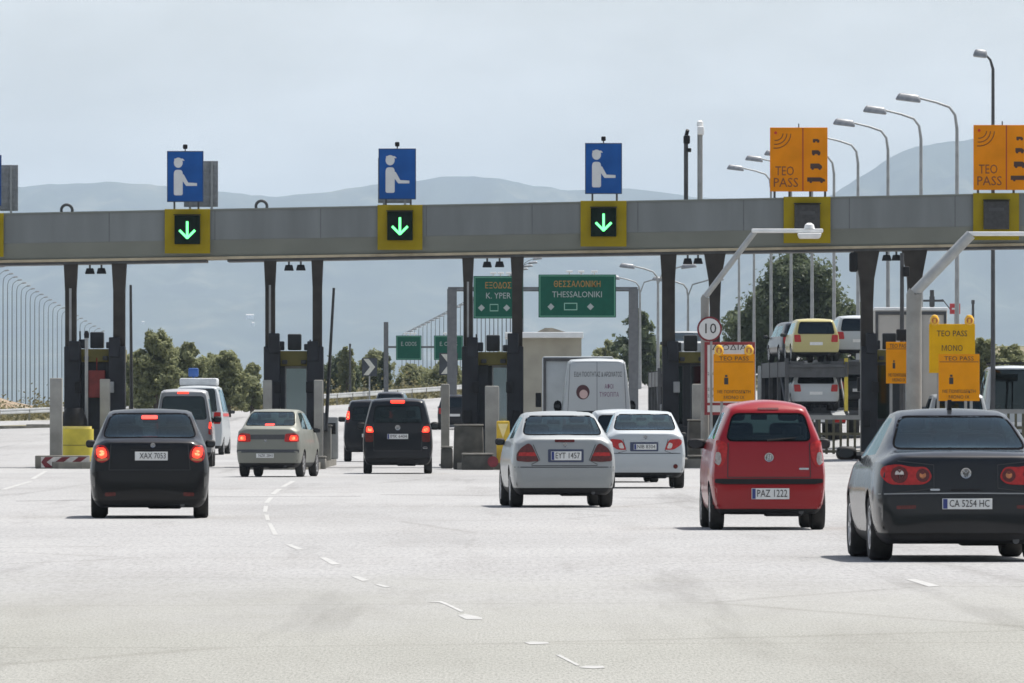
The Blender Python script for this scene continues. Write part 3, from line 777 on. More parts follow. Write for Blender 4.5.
# service van with a roof box, past the leftmost booth
amb = small('service_van', 'white service van with a pale roof box and blue roof sign, past the leftmost booth', 'van', 197, 350, ground_at(197, 350), R(-2.2), 'van', P_WHITE, 2.02, 2.72, G_DARK, L=5.2)
MB().box((0, 1.2, 2.84), (1.45, 1.2, .30), bev=.06).build('roof_box', mat('roof_box_white', (.55, .57, .58), .5), amb, 40)
MB().box((-.28, 1.9, 3.22), (.40, .14, .34), bev=.05).tube([(-.28, 1.9, 2.6), (-.28, 1.9, 3.1)], .04, 8).build('roof_sign', mat('sign_blue', (.02, .085, .30), .5), amb, 40)
mk('side_stripe', decal(BV[amb.name], [(.5, 1.5), (3.6, 1.5), (3.6, 1.62), (.5, 1.62)], axis='x', sgn=1, off=.006, th=0), mat('stripe_red', (.5, .03, .03), .5), amb)

# far right white van with a large dark rear window
rv = small('panel_van', 'white van with a large dark rear window at the right edge, behind the yellow panels', 'van', 1014, 300, ground_at(1014, 300), R(1), 'van', P_WHITE, 2.08, 2.62, G_DARK, L=5.0, zbf=.37)
for sx in (-.7, .7): MB().box((sx, 1.6, 2.64), (.05, 2.6, .05)).build('roof_rail', M_BLACK, rv)
for yy in (.6, 1.5, 2.4): MB().box((0, yy, 2.69), (1.5, .06, .05)).build('roof_bar', M_BLACK, rv)

def lorry(label, px, D, W, ztop, L, boxm, zfloor=1.2, yaw=0.):
    z0 = ground_at(px, D); t = thing('box_lorry', label, 'lorry', (X_(px, D), D, z0), yaw)
    H = ztop - z0; h = W / 2
    b = MB().b2(-h, h, 0, L, zfloor, H, bev=.05).build('cargo_box', boxm, t, 40)
    f = MB()
    for x0, x1 in ((-h + .02, -h + .11), (h - .11, h - .02), (-.05, .05)): f.b2(x0, x1, -.03, -.004, zfloor + .05, H - .08)
    f.b2(-h + .02, h - .02, -.035, -.006, H - .16, H - .05); f.b2(-h + .02, h - .02, -.035, -.006, zfloor, zfloor + .1)
    f.build('door_frame', M_DARKST, b)
    for x in (-.35, .35): MB().tube([(x, -.05, zfloor + .1), (x, -.05, H - .15)], .022, 6).build('locking_bar', M_GREY, b)
    MB().b2(-.45, -.32, .2, L + 1.9, .75, zfloor - .01).b2(.32, .45, .2, L + 1.9, .75, zfloor - .01).build('chassis', M_DARKST, t)
    MB().b2(-h + .05, h - .05, .05, .12, .45, .62).build('underrun_bar', M_DARKST, t)
    c = MB().prism([(L + .15, .7), (L + 2.1, .7), (L + 2.1, 1.6), (L + 1.8, min(H - .3, 3.0)), (L + .15, min(H - .3, 3.0))], -h + .1, h - .1, 'yz').build('cab', boxm, t)
    for sx in (-1, 1):
        MB().box((sx * (h + .12), L + 1.9, 2.1), (.2, .12, .5), bev=.03).build('wing_mirror', M_BLACK, t)
        MB().box((sx * (h - .25), .03, .82), (.3, .05, .14)).build('tail_light', M_RED_LENS, t)
        for yw in (1.2, L + 1.1):
            w = MB().lathe([(.28, -.2), (.44, -.22), (.5, -.14), (.5, .14), (.44, .22), (.28, .2)], (0, 0, 0), 'x', 24).build('wheel', M_TYRE, t, 45, loc=(sx * (h - .27), yw, .5))
            MB().lathe([(.29, -.1 * sx), (.29, .12 * sx), (.1, .16 * sx), (.05, .16 * sx)], (0, 0, 0), 'x', 18).build('rim', M_RIM, w, 40)
    MB().box((0, -.01, .95), (.5, .02, .11)).build('number_plate', M_PLATE, t)
    return t
BOXG = mat('lorry_grey_box', (.33, .36, .37), .55, var=.12, scale=1.5)
BOXW = mat('lorry_pale_box', (.44, .41, .36), .55, var=.12, scale=1.2)
lorry('grey box lorry with dark door frame half behind the white delivery van', 578, 300, 2.35, Z_(356.5, 300), 6., BOXG)
lw = lorry('tall pale box lorry with a white roof edge behind the rightmost column', 911, 305, 2.45, Z_(310, 305), 8., BOXW)
hh = Z_(310, 305) - ground_at(911, 305)
MB().b2(-1.26, 1.26, -.02, 8.02, hh - .02, hh + .09, bev=.03).build('roof', M_WHITE, lw, 40)

# ------------------------------------------------------------------ car carriers with their loads
M_YEL = mat('carrier_yellow', (.55, .42, .04), .5, var=.2)
def carrier(label, px, D, yaw, low=1.19, up=3.1, L=11.5, posts=True):
    z0 = ground_at(px, D)
    t = thing('car_carrier', label, 'car carrier', (X_(px, D), D, z0), yaw)
    W = 2.3; h = W / 2
    for z, nm in ((low, 'lower_deck'), (up, 'upper_deck')):
        m = MB()
        for sx in (-1, 1):
            m.b2(sx * .78 - .26, sx * .78 + .26, 0, L, z - .10, z)
            m.b2(sx * h - .05, sx * h + .05, 0, L, z - (.24 if nm == 'lower_deck' else .60), z - .02)
        if nm == 'upper_deck': m.b2(-h + .06, h - .06, .02, .16, z - .62, z - .25)
        for k in range(9): m.b2(-h, h, k * L / 8 - .05, k * L / 8 + .05, z - .24, z - .11)
        m.build(nm, M_DARKST, t)
    for sx in (-1, 1):
        for k, yy in enumerate((.25, L * .33, L * .66, L - .25)):
            MB().b2(sx * h - .07, sx * h + .07, yy - .09, yy + .09, low - .12, up + (.02 if k else .12)).build('post', M_YEL if sx > 0 and k == 0 and posts else M_DARKST, t)
        MB().tube([(sx * h, .3, low), (sx * h, L * .32, up - .1)], .045, 8).build('brace', M_DARKST, t)
        MB().box((sx * (h - .25), -.05, low - .38), (.42, .06, .15)).build('tail_light', M_RED_LENS, t)
        for yy in (2.2, 3.4):
            w = MB().lathe([(.26, -.2), (.4, -.22), (.45, -.14), (.45, .14), (.4, .22), (.26, .2)], (0, 0, 0), 'x', 22).build('wheel', M_TYRE, t, 45, loc=(sx * (h - .22), yy, .45))
            MB().lathe([(.27, -.1 * sx), (.27, .14 * sx), (.08, .16 * sx)], (0, 0, 0), 'x', 16).build('rim', M_RIM, w)
        MB().box((sx * .78, -.55, low - .14), (.5, 1.2, .07), rx=R(10)).build('loading_ramp', M_GREY, t)
    MB().b2(-.5, .5, .1, L, .72, low - .25).build('chassis', M_DARKST, t)
    MB().b2(-h + .05, h - .05, -.02, .06, low - .5, low - .26).build('rear_bumper', M_DARKST, t)
    MB().b2(-.3, .3, -.04, -.02, low - .44, low - .32).build('number_plate', M_PLATE, t)
    # tractor unit in front
    c = MB().prism([(L + .4, .9), (L + 2.5, .9), (L + 2.5, 2.0), (L + 2.25, 3.0), (L + .4, 3.0)], -1.15, 1.15, 'yz').build('cab', P_DKBLUE, t)
    MB().b2(-.95, .95, L + 2.52, L + 2.55, 1.9, 2.4).build('windscreen', M_BLACK, c)
    for sx in (-1, 1):
        MB().lathe([(.26, -.2), (.45, -.22), (.5, -.14), (.5, .14), (.45, .22), (.26, .2)], (0, 0, 0), 'x', 22).build('wheel', M_TYRE, t, 45, loc=(sx * .95, L + 1.5, .5))
    def on(k_y, up_):                      # where a carried car's rear bumper stands, as a world point
        p = Matrix.Rotation(yaw, 3, 'Z') @ Vector((0, k_y, up if up_ else low))
        return p + Vector(t.location)
    return t, on
def carried(name, label, on, y, up_, yaw, kind, pnt, W, H, gls=G_DARK):
    p = on(y, up_)
    o = small(name, label, 'car', 0, 300, 0, yaw, kind, pnt, W, H, gls); o.location = p; return o
Yw = R(3.2)
cA, onA = carrier('car carrier trailer loaded with a pale yellow car above a white car', 817, 348, Yw)
carried('suv_car', 'pale yellow sport utility car on the upper deck of a car carrier', onA, .35, True, Yw, 'suv', P_GOLD, 1.86, 1.68)
carried('sedan_car', 'dark grey car ahead of the pale yellow car on the upper carrier deck', onA, 5.6, True, Yw + R(4), 'suv', P_DKGREY, 1.8, 1.62, G_CLEAR)
carried('suv_car', 'white car with dark rear window on the lower deck, under the pale yellow car', onA, .45, False, Yw, 'suv', P_WHITE, 1.86, 1.66)
cB, onB = carrier('second car carrier trailer, seen behind the column next to the pale box lorry', 860, 352, Yw)
carried('suv_car', 'white car on the upper deck of the second carrier, cut off by the column', onB, .35, True, Yw, 'suv', P_WHITE, 1.86, 1.72)
carried('suv_car', 'dark blue car on the lower deck of the second carrier', onB, .45, False, Yw, 'suv', P_DKBLUE, 1.86, 1.66)
cC, onC = carrier('car carrier trailer hidden behind the fourth booth', 689, 352, R(1), up=Z_(371, 352) - ground_at(689, 352), posts=False)
carried('hatchback_car', 'silver car raised above the fourth booth on a carrier deck', onC, .4, True, R(1), 'sedan', P_SILVER, 1.75, 1.1 + .5)

# ------------------------------------------------------------------ toll gantry
GY = 275.; GS = F / GY
zT = lambda X: lerp(7.72, 8.34, (X + 15.64) / 31.28)
zB = lambda X: lerp(6.34, 6.86, (X + 15.64) / 31.28)
M_BEAM = mat('beam_grey_paint', (.172, .187, .187), .7, var=.14, scale=.9, stretch=(1.6, 1, .25))
M_BEAM2 = mat('fascia_grey_paint', (.185, .20, .18), .7, var=.10, scale=.6)
M_TAN = mat('soffit_edge_tan', (.42, .36, .25), .7, var=.2, scale=2)
M_COLM = mat('column_brown_paint', (.042, .037, .032), .7, var=.3, scale=1.5, spec=.2)
M_COLG = mat('column_grey_paint', (.36, .35, .31), .6, var=.2, scale=1.5)
gan = thing('toll_gantry', 'long grey toll gantry beam on dark paired columns across all lanes', 'gantry', (0, GY, 0))
XL, XR = -22., 20.
def sloped(y0, y1, f0, f1, n=14, xl=XL, xr=XR):
    m = MB()
    for k in range(n):
        a, b = lerp(xl, xr, k / n), lerp(xl, xr, (k + 1) / n)
        m.bm.faces.new([m.bm.verts.new(p) for p in ((a, y0, f0(a)), (b, y0, f0(b)), (b, y1, f1(b)), (a, y1, f1(a)))])
    return m
def beam_sec(sec, name, m, xl=XL, xr=XR):
    """a section given as (y, function of X for z), swept along the gantry"""
    b = MB(); A = [b.bm.verts.new((xl, y, f(xl))) for y, f in sec]; B = [b.bm.verts.new((xr, y, f(xr))) for y, f in sec]
    n = len(sec)
    for i in range(n): b.bm.faces.new((A[i], A[(i + 1) % n], B[(i + 1) % n], B[i]))
    b.bm.faces.new(A[::-1]); b.bm.faces.new(B)
    return b.build(name, m, gan)
zM = lambda X: lerp(zB(X), zT(X), .36)
beam_sec([(0, zM), (0, zT), (2.4, zT), (2.4, zM)], 'beam', M_BEAM)
beam_sec([(.004, lambda X: zM(X) - .004), (2.39, lambda X: zM(X) - .004), (2.1, zB), (.28, zB)], 'fascia', M_BEAM2)
beam_sec([(.20, lambda X: zB(X) - .005), (2.2, lambda X: zB(X) - .005), (2.2, lambda X: zB(X) - .085), (.20, lambda X: zB(X) - .085)], 'soffit_edge', M_TAN)
beam_sec([(-.03, lambda X: zT(X) + .003), (2.43, lambda X: zT(X) + .003), (2.43, lambda X: zT(X) + .05), (-.03, lambda X: zT(X) + .05)], 'coping', M_BEAM2)
gx0, gx1 = X_(206, GY), X_(227, GY)
for a, b in ((XL, gx0), (gx1, XR)):
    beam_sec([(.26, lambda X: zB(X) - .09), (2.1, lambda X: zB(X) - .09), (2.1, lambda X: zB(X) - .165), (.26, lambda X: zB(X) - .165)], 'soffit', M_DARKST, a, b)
for k in range(1, 13):
    x = lerp(XL, XR, k / 13); MB().b2(x - .010, x + .010, -.006, -.002, zM(x), zT(x)).build('joint', mat('joint_grey', (.10, .11, .11), .7, var=.2), gan)
M_CLAD = mat('column_cladding', (.016, .018, .023), .5, var=.35, scale=2, spec=.3)
COLS = [(63, 77), (111, 126), (263.5, 276), (311, 323), (462, 474), (510.5, 524), (660.5, 677), (707.5, 723), (858, 877), (905.5, 925), (1058, 1078), (1106, 1126)]
PAIRS = [(COLS[i], COLS[i + 1]) for i in range(0, 12, 2)]
for i, (a, b) in enumerate(COLS):
    xa, xb = X_(a, GY), X_(b, GY); xc = (xa + xb) / 2; w = (xb - xa); zt_ = zB(xc) - .10
    big = i in (7, 8, 9, 10, 11)
    fl = .10 if big else .0
    nw = w * (.64 if big else .78)
    sec = [(-nw / 2, .1), (nw / 2, .1), (nw / 2, zt_ - 1.7), (nw / 2 + fl * .35, zt_ - .9), (w / 2 + fl, zt_), (-w / 2 - fl, zt_), (-nw / 2 - fl * .35, zt_ - .9), (-nw / 2, zt_ - 1.7)]
    cm = MB().prism([(xc + p, q) for p, q in sec], .30, .85, 'xz').build('column', M_COLM, gan)
    cl = MB().box((xc + (.06 if i % 2 == 0 else -.06), .50, 1.95), (.50, .75, 3.5), bev=.03)
    cl.box((xc + (.13 if i % 2 == 0 else -.13), .22, 3.55 + .12 * (i % 3)), (.34, .3, .62), bev=.03)
    cl.build('cladding', M_CLAD, gan)
    MB().box((xc + (.24 if i % 2 == 0 else -.24), .06, 2.45), (.2, .14, .34), bev=.02).build('junction_box', M_GREY if i in (1, 6) else M_BLACK, gan)
    MB().box((xc - .02, .07, 1.5), (.24, .14, .5), bev=.02).build('switch_box', M_BLACK, gan)
    if i in (0, 2, 4):     # cable duct in lighter grey up the column
        MB().b2(xc - nw * .12, xc + nw * .10, .27, .297, 2.6, zt_ - .8).build('cable_duct', M_GREY, cm)
# lamps under the beam between each column pair
for (a, b) in PAIRS:
    for q in (.36, .70):
        px = lerp(a[1], b[0], q); x = X_(px, GY); z = zB(x) - .19
        t = thing('soffit_lamp', 'small dark floodlight under the beam between two columns', 'floodlight', (x, GY + .45, z), group='floodlights under the gantry beam')
        MB().b2(-.03, .03, -.03, .03, -.1, .0).build('bracket', M_DARKST, t)
        MB().box((0, 0, -.19), (.30, .24, .18), top=(.7, .7), bev=.02).build('lamp_housing', M_BLACK, t)
# small loop handles on the beam top
for px in (66, 261): 
    x = X_(px, GY)
    t = thing('hoop_bracket', 'small dark hoop on the beam top %s' % ('left of the first blue sign' if px < 100 else 'between the first and second blue signs'), 'bracket', (x, GY + .5, zT(x) + .05))
    MB().tube([(.17 * math.cos(R(a)), 0, .06 + .17 * math.sin(R(a))) for a in range(-20, 201, 20)], .045, 8).build('hoop', M_DARKST, t, 40)

# lane control signals on olive yellow backing boards
M_OLIVE = mat('olive_yellow_board', (.31, .235, .010), .7, var=.15, scale=1.5, spec=.1)
M_OLIVE2 = mat('olive_fascia', (.17, .145, .03), .6, var=.2, scale=2)
M_SCREEN = mat('signal_screen', (.004, .012, .008), .6, var=.3, scale=12, spec=.1)
M_ARROW = mat('green_led', (.1, .8, .3), .4, var=0, emis=(.16, 1., .28), estr=1.45)
def lane_signal(pc, label, on, wpx=45.5, p0=None, p1=None, spx=(178, 195)):
    x = X_(pc, GY); t = thing('lane_signal', label, 'lane signal', (x, GY - .02, zB(x)))
    w = wpx / GS; h = zT(x) - zB(x)
    MB().b2(-w / 2, w / 2, -.07, -.012, .10, h + .06, bev=.01).build('backing_board', M_OLIVE, t)
    s = 25.5 / GS; zc = .10 + (h - .04) * .53
    d = MB().box((0, -.16, zc), (s, .16, s * 1.12), bev=.02).build('display', M_SCREEN if on else mat('dead_screen', (.03, .03, .032), .4, var=.4, scale=9), t)
    MB().box((0, -.27, zc + s * .56 + .02), (s * 1.06, .22, .03)).build('hood', M_BLACK, d)
    if on:
        a = MB(); r = .036
        a.b2(-r, r, -.256, -.243, zc - .2, zc + .26)
        for sg in (-1, 1): a.box((sg * .115, -.25, zc - .135), (.35, .012, .072), ry=sg * R(-45))
        a.build('arrow', M_ARROW, d)
    else:
        mk('matrix_rows', MB().b2(-s * .3, s * .3, -.245, -.242, zc + .12, zc + .22).bm, M_DARKST, d)
    return t
lane_signal(187.5, 'lit green down arrow on yellow board under the leftmost blue sign', True)
lane_signal(400, 'lit green down arrow on yellow board under the middle blue sign', True, 45)
lane_signal(603.5, 'lit green down arrow on yellow board under the right blue sign', True, 46)
lane_signal(807, 'unlit lane signal on yellow board under the left orange pass sign', False, 47)
lane_signal(996, 'unlit lane signal on yellow board under the right orange pass sign', False, 46)
lane_signal(-19, 'lane signal on yellow board cut off by the left edge', True)

# blue attendant signs
M_BLUE = mat('sign_blue_face', (.014, .085, .30), .6, var=.18, scale=1.6, spec=.1)
M_SIGNW = mat('sign_white_film', (.60, .62, .62), .5, var=.05)
def attendant_sign(x0, x1, y0, y1, label):
    Yb = GY - .05; s = F / Yb
    xc = X_((x0 + x1) / 2, Yb); w = (x1 - x0) / s; h = (y1 - y0) / s; zb = Z_(y1, Yb)
    t = thing('attendant_sign', label, 'sign', (xc, Yb, zb), group='blue attendant lane signs')
    p = MB().b2(-w / 2, w / 2, -.04, .03, 0, h, bev=.008).build('panel', mat('sign_edge', (.015, .05, .13), .5), t)
    MB().b2(-w / 2 + .03, w / 2 - .03, -.048, -.041, .03, h - .03).build('face', M_BLUE, p)
    g = MB(); u = w / 148.           # pictogram drawn in the pixels of an enlarged view, 148 wide and 200 high
    P = lambda pts: [((a - 74) * u, (200 - b) * u * (h / (200 * u))) for a, b in pts]
    g.prism(P(circ(46, 46, 18, 18, 1.12)), -.056, -.049)
    g.prism(P([(30, 30), (64, 30), (72, 38), (30, 38)]), -.060, -.0565)
    g.prism(P(rnd([(28, 174), (28, 84), (34, 74), (58, 74), (64, 84), (64, 174)], 8)), -.056, -.049)
    g.prism(P([(58, 92), (68, 92), (86, 124), (122, 126), (122, 137), (78, 137), (62, 116)]), -.060, -.0565)
    g.build('pictogram', M_SIGNW, p)
    for sx in (-.3, .36): MB().b2(w * sx - .03, w * sx + .03, .035, .09, -.55, .3).build('post', M_DARKST, t)
    l = MB().tube([(0, 0, h - .02), (0, 0, h + .08)], .02, 6).box((0, -.04, h + .13), (.14, .16, .14), bev=.03).build('lamp', M_BLACK, t)
attendant_sign(167, 203.5, 151, 202, 'leftmost blue sign with a white figure reaching out one arm')
attendant_sign(378.5, 416, 148.5, 199.5, 'blue sign with a white figure, the middle one of the three whole ones')
attendant_sign(585, 622, 143, 194, 'right blue sign with a white figure, nearest the orange signs')
attendant_sign(-34, 1.5, 155, 206, 'blue sign cut off by the left edge')

# grey ribbed backs of sign boxes facing the other way, behind the blue signs
M_RIB = mat('galvanised_back', (.24, .25, .26), .5, .4, var=.2, scale=6)
def sign_back(x0, x1, y0, label):
    Yb = GY + 2.2; xc = X_((x0 + x1) / 2, Yb); w = X_(x1, Yb) - X_(x0, Yb); zb = zT(xc) + .05; z1 = Z_(y0, Yb)
    t = thing('ribbed_sign', label, 'sign back', (xc, Yb, zb))
    m = MB().b2(-w / 2, w / 2, 0, .06, .12, z1 - zb)
    for k in range(8): m.b2(-w / 2, w / 2, -.035, -.002, .18 + k * (z1 - zb - .25) / 7.3, .24 + k * (z1 - zb - .25) / 7.3)
    m.build('ribbed_panel', M_RIB, t)
    for sx in (-.32, .32): MB().b2(w * sx - .035, w * sx + .035, -.085, -.037, 0, z1 - zb).build('post', M_GREY, t)
sign_back(184, 218, 161, 'grey ribbed sign back showing right of the leftmost blue sign')
sign_back(-20, 18, 165, 'grey ribbed sign back at the left edge')
sign_back(378, 411, 158, 'grey ribbed sign back behind the middle blue sign')

# orange pass signs
M_ORANGE = mat('sign_orange', (.72, .24, .004), .7, var=.13, scale=1.3, spec=.08)
M_BROWN = mat('sign_brown_ink', (.16, .05, .01), .6, var=0)
def pass_sign(x0, y0, y1, label):
    Yb = GY - .05; s = F / Yb; w = 57.5 / s; h = (y1 - y0) / s
    t = thing('pass_sign', label, 'sign', (X_(x0, Yb) + w / 2, Yb, Z_(y1, Yb)))
    p = MB().b2(-w / 2, w / 2, -.05, .04, 0, h, bev=.01).build('panel', M_ORANGE, t)
    u = w / 295.; v = h / 332.      # from an enlarged view, panel 295 x 332
    U = lambda a: (a - 147) * u
    V = lambda b: (332 - b) * v
    MB().b2(U(165), U(171), -.056, -.051, .01, h - .01).build('divider', mat('sign_red_line', (.35, .04, .01), .6, var=0), p)
    g = MB()
    for r in (38, 58, 78):
        g.tube([(U(28 + r * math.sin(R(a))), -.055, V(30 + r * math.cos(R(a)))) for a in range(-8, 100, 12)], .014, 5)
    g.build('radio_waves', M_BROWN, p)
    MB().lathe([(.045, -.06), (.045, -.051)], (U(28), 0, V(28)), 'y', 14).build('red_dot', mat('dot_red', (.5, .02, .01), .6, var=0), p)
    lettering('TEO', .40, M_BROWN, p, (U(75), -.054, V(228)), width=95 * u)
    lettering('PASS', .40, M_BROWN, p, (U(80), -.054, V(288)), width=125 * u)
    for nm, zc, ww, hh in (('motorcycle_symbol', 66, 34, 12), ('car_symbol', 128, 44, 20), ('van_symbol', 200, 60, 26), ('lorry_symbol', 270, 92, 22)):
        xc = 236; q = [-.3, .3]
        pl = [(xc - ww / 2, zc + hh / 2)]
        for k in q: pl += [(xc + k * ww - 7, zc + hh / 2), (xc + k * ww - 5, zc + hh / 2 + 7), (xc + k * ww + 5, zc + hh / 2 + 7), (xc + k * ww + 7, zc + hh / 2)]
        pl += [(xc + ww / 2, zc + hh / 2), (xc + ww / 2, zc), (xc + ww * .25, zc - hh / 2), (xc - ww / 2, zc - hh / 2)]
        MB().prism([(U(a), V(b)) for a, b in pl], -.056, -.0515).build(nm, mat('sign_dark_ink', (.05, .02, .012), .6, var=0), p)
    for sx in (-.42, -.16, .2, .46): MB().b2(w * sx - .035, w * sx + .035, .06, .12, -.5, .5).build('post', M_DARKST, t)
    MB().tube([(0, .0, h - .02), (0, 0, h + .12)], .02, 6).build('pin', M_BLACK, t)
pass_sign(770, 127.5, 191.5, 'orange sign lettered TEO PASS above the fourth and fifth booths, left one')
pass_sign(973.5, 125, 190, 'orange sign lettered TEO PASS at the right edge in front of the tall lamp mast')

# camera masts standing on the gantry
for px, pt, lb in ((686, 130, 'thin dark camera mast on the beam, the shorter of the two'), (700, 121, 'grey camera mast with a bright cap on the beam, the taller of the two')):
    Yb = GY + 1.2; x = X_(px, Yb); z0 = zT(x) + .05; z1 = Z_(pt, Yb)
    t = thing('camera_mast', lb, 'mast', (x, Yb, z0))
    MB().tube([(0, 0, 0), (0, 0, z1 - z0 - .2)], .085 if px > 690 else .07, 10).build('pole', M_GREY if px > 690 else M_DARKST, t, 40)
    c = MB().box((.02, -.1, z1 - z0 - .30), (.20, .34, .26), bev=.04)
    if px > 690: c.lathe([(.10, z1 - z0 - .16), (.09, z1 - z0 - .02), (.03, z1 - z0 + .02)], (0, 0, 0), 'z', 12)
    else: c.tube([(0, 0, z1 - z0 - .2), (.05, -.1, z1 - z0)], .06, 8).box((.1, -.1, z1 - z0 - .62), (.12, .2, .12), bev=.02)
    c.build('camera', M_WHITE if px > 690 else M_BLACK, t, 40)
# ------------------------------------------------------------------ toll islands and booths
G_BOOTH = glass('booth', (.10, .13, .15), 1.2)
M_BOOTHD = mat('booth_dark_panel', (.022, .027, .035), .5, var=.3, scale=3)
M_BOOTHG = mat('booth_grey_panel', (.055, .065, .075), .5, var=.2, scale=3)
M_KERB = mat('kerb_concrete', (.17, .16, .135), .9, var=.35, scale=2, bump=.2)
M_POST = mat('pale_guard_post', (.27, .265, .24), .7, var=.25, scale=1.5)
NAMES = ['first', 'second', 'third', 'fourth', 'fifth', 'sixth']
ISL = []
for i, (a, b) in enumerate(PAIRS):
    xa, xb = X_(a[0], GY), X_(b[1], GY); xc = (xa + xb) / 2
    z0 = zt(xc, GY + 2)
    w = 2.05
    nose = GY - 13 if i else GY - 8
    pts = [(-w / 2, nose + 1.2), (-w / 2 + .35, nose + .3), (0, nose), (w / 2 - .35, nose + .3), (w / 2, nose + 1.2), (w / 2, GY + 15), (-w / 2, GY + 15)]
    o = MB().prism([(xc + p, q) for p, q in pts], -.3, z0 + .2, 'xy').build('traffic_island', M_KERB)
    tag(o, 'raised concrete kerb island under the %s booth from the left' % NAMES[i], 'kerb island')
    ISL.append((xc, z0 + .2, nose))

def booth(i, label, panes, fas=(352, 364), cx=None, wpx=58, dark=M_BOOTHD):
    (a, b) = PAIRS[i]; xc, zi, _ = ISL[i]
    xc = cx if cx is not None else xc
    Yb = GY + 1.0
    t = thing('toll_booth', label, 'toll booth', (xc, Yb, zi))
    w = 1.42; h = w / 2; zf0, zf1 = Z_(fas[1], Yb) - zi, Z_(fas[0], Yb) - zi
    d = 2.6
    # hollow cabin: plinth, corner posts, side walls with openings, floor and ceiling
    MB().b2(-h, h, 0, d, 0, .95).build('plinth', M_BOOTHG, t)
    fr = MB()
    for sx in (-1, 1):
        for yy in (.05, d - .05): fr.b2(sx * h - .06 * (sx > 0) - .0 * sx, sx * h + .06 * (sx < 0), yy - .05, yy + .05, .952, zf0)
        fr.b2(sx * h - .05 * (sx > 0), sx * h + .05 * (sx < 0), d * .55, d * .55 + .08, .952, zf0)
    fr.build('corner_posts', dark, t)
    MB().b2(-h + .07, h - .07, d - .09, d - .03, .952, zf0 - .002).build('front_wall', dark, t)
    wpxs = F / Yb
    for (p0, p1, kind) in panes:       # rear face split in panes (photo columns)
        x0, x1 = X_(p0, Yb) - xc, X_(p1, Yb) - xc
        if kind == 'glass':
            f = MB().b2(x0, x1, .02, .05, .953, 1.02).b2(x0, x1, .02, .05, zf0 - .1, zf0 - .003).b2(x0, x0 + .05, .02, .05, 1.021, zf0 - .101).b2(x1 - .05, x1, .02, .05, 1.021, zf0 - .101).build('window_frame', M_BOOTHG, t)
            MB().b2(x0 + .051, x1 - .051, .03, .04, 1.022, zf0 - .102).build('pane', G_BOOTH, f)
        elif kind == 'bright':
            f = MB().b2(x0, x1, .02, .05, .55, .62).b2(x0, x1, .02, .05, zf0 - .08, zf0 - .003).b2(x0, x0 + .04, -.03, .0, .621, zf0 - .081).b2(x1 - .04, x1, -.03, .0, .621, zf0 - .081).build('window_frame', M_GREY, t)
            MB().b2(x0 + .041, x1 - .041, -.025, -.012, .622, zf0 - .082).build('pane', mat('sky_mirror_pane', (.35, .42, .5), .06, .9, var=.1, scale=1.2), f)
        else:
            MB().b2(x0, x1, .0, .06, .953, zf0 - .003).build('wall_panel', dark if kind == 'dark' else M_BOOTHG, t)
    MB().b2(-h - .12, h + .12, -.22, d + .2, zf0, zf1, bev=.02).build('roof_fascia', M_OLIVE2, t)
    ac = MB().box((.0, .8, zf1 + .28), (.42, .5, .5), bev=.04).build('air_conditioner', M_BOOTHD, t)
    for k, sx in enumerate((-.5, .48)):
        MB().tube([(sx, .4, zf1), (sx + .02 * sx, .4, zf1 + .55 - .2 * k)], .03, 6).build('aerial', M_DARKST, t)
    MB().b2(-.35, .35, .6, .64, .96, 1.9).build('chair_back', M_SEAT, t)
    MB().b2(-h + .1, h - .1, 1.3, 1.9, .96, 1.12).box((.2, 1.5, 1.32), (.4, .08, .34), bev=.02).build('desk', M_BOOTHG, t)
    for sx, wz, nm in ((-1, 1.35, 'card_machine'), (1, 1.2, 'ticket_machine')):
        m_ = MB().box((sx * (h + .12), .5, wz), (.22, .4, .55), bev=.03).build(nm, M_BOOTHG if sx > 0 else M_GREY, t, 40)
        MB().b2(sx * (h + .12) - .07, sx * (h + .12) + .07, .288, .299, wz + .02, wz + .16).build('display', M_BLACK, m_)
    MB().tube([(-h + .1, -.05, zf0 - .1), (-h + .1, -.08, 1.4), (-h + .16, -.05, .3)], .022, 6).build('cable', M_BLACK, t)
    MB().tube([(h - .2, -.04, zf0), (h - .15, -.06, 1.9), (h - .3, -.04, 1.0)], .016, 6).build('cable', M_BLACK, t)
    for sx in (-.28, .3): MB().box((sx, -.30, zf0 + .12), (.16, .14, .12), bev=.02).build('marker_lamp', M_DARKST, t)
    MB().box((-.42, .2, zf1 + .16), (.24, .3, .28), bev=.03).build('roof_unit', M_BOOTHD, t)
    MB().box((.45, .3, zf1 + .12), (.3, .3, .2), bev=.03).build('roof_unit', M_BOOTHD, t)
    return t
booth(0, 'dark toll booth above the yellow crash cushion, leftmost', [(70, 86, 'dark'), (86, 106, 'dark'), (106, 121, 'grey')], (349, 362))
booth(1, 'dark toll booth with a tall sky-reflecting pane behind the olive silver saloon', [(271, 285, 'dark'), (285, 307.5, 'bright'), (307.5, 317, 'dark')], (351, 366))
booth(2, 'dark toll booth between the black people carrier and the silver saloon', [(470, 488, 'dark'), (492, 508, 'bright'), (508, 517, 'dark')], (352, 365))
booth(3, 'dark glazed toll booth left of the round speed sign', [(668, 684, 'glass'), (684, 690, 'dark'), (690, 715, 'glass')], (352, 363))
booth(4, 'dark glazed toll booth between the car carrier and the orange panel', [(868, 876, 'dark'), (876, 891, 'glass'), (891, 914, 'grey')], (350, 362))
# red stop board hanging inside the first booth's front
o = MB().b2(-.26, .26, -.03, .03, -.42, .42, bev=.03).tube([(0, 0, .4), (0, 0, .8)], .02, 6).build('warning_board', mat('board_dark_red', (.22, .025, .02), .5, var=.35, scale=3), loc=(X_(96, GY) - .0, GY + .55, 2.55))
tag(o, 'dark red board hung between the columns of the leftmost booth', 'board')

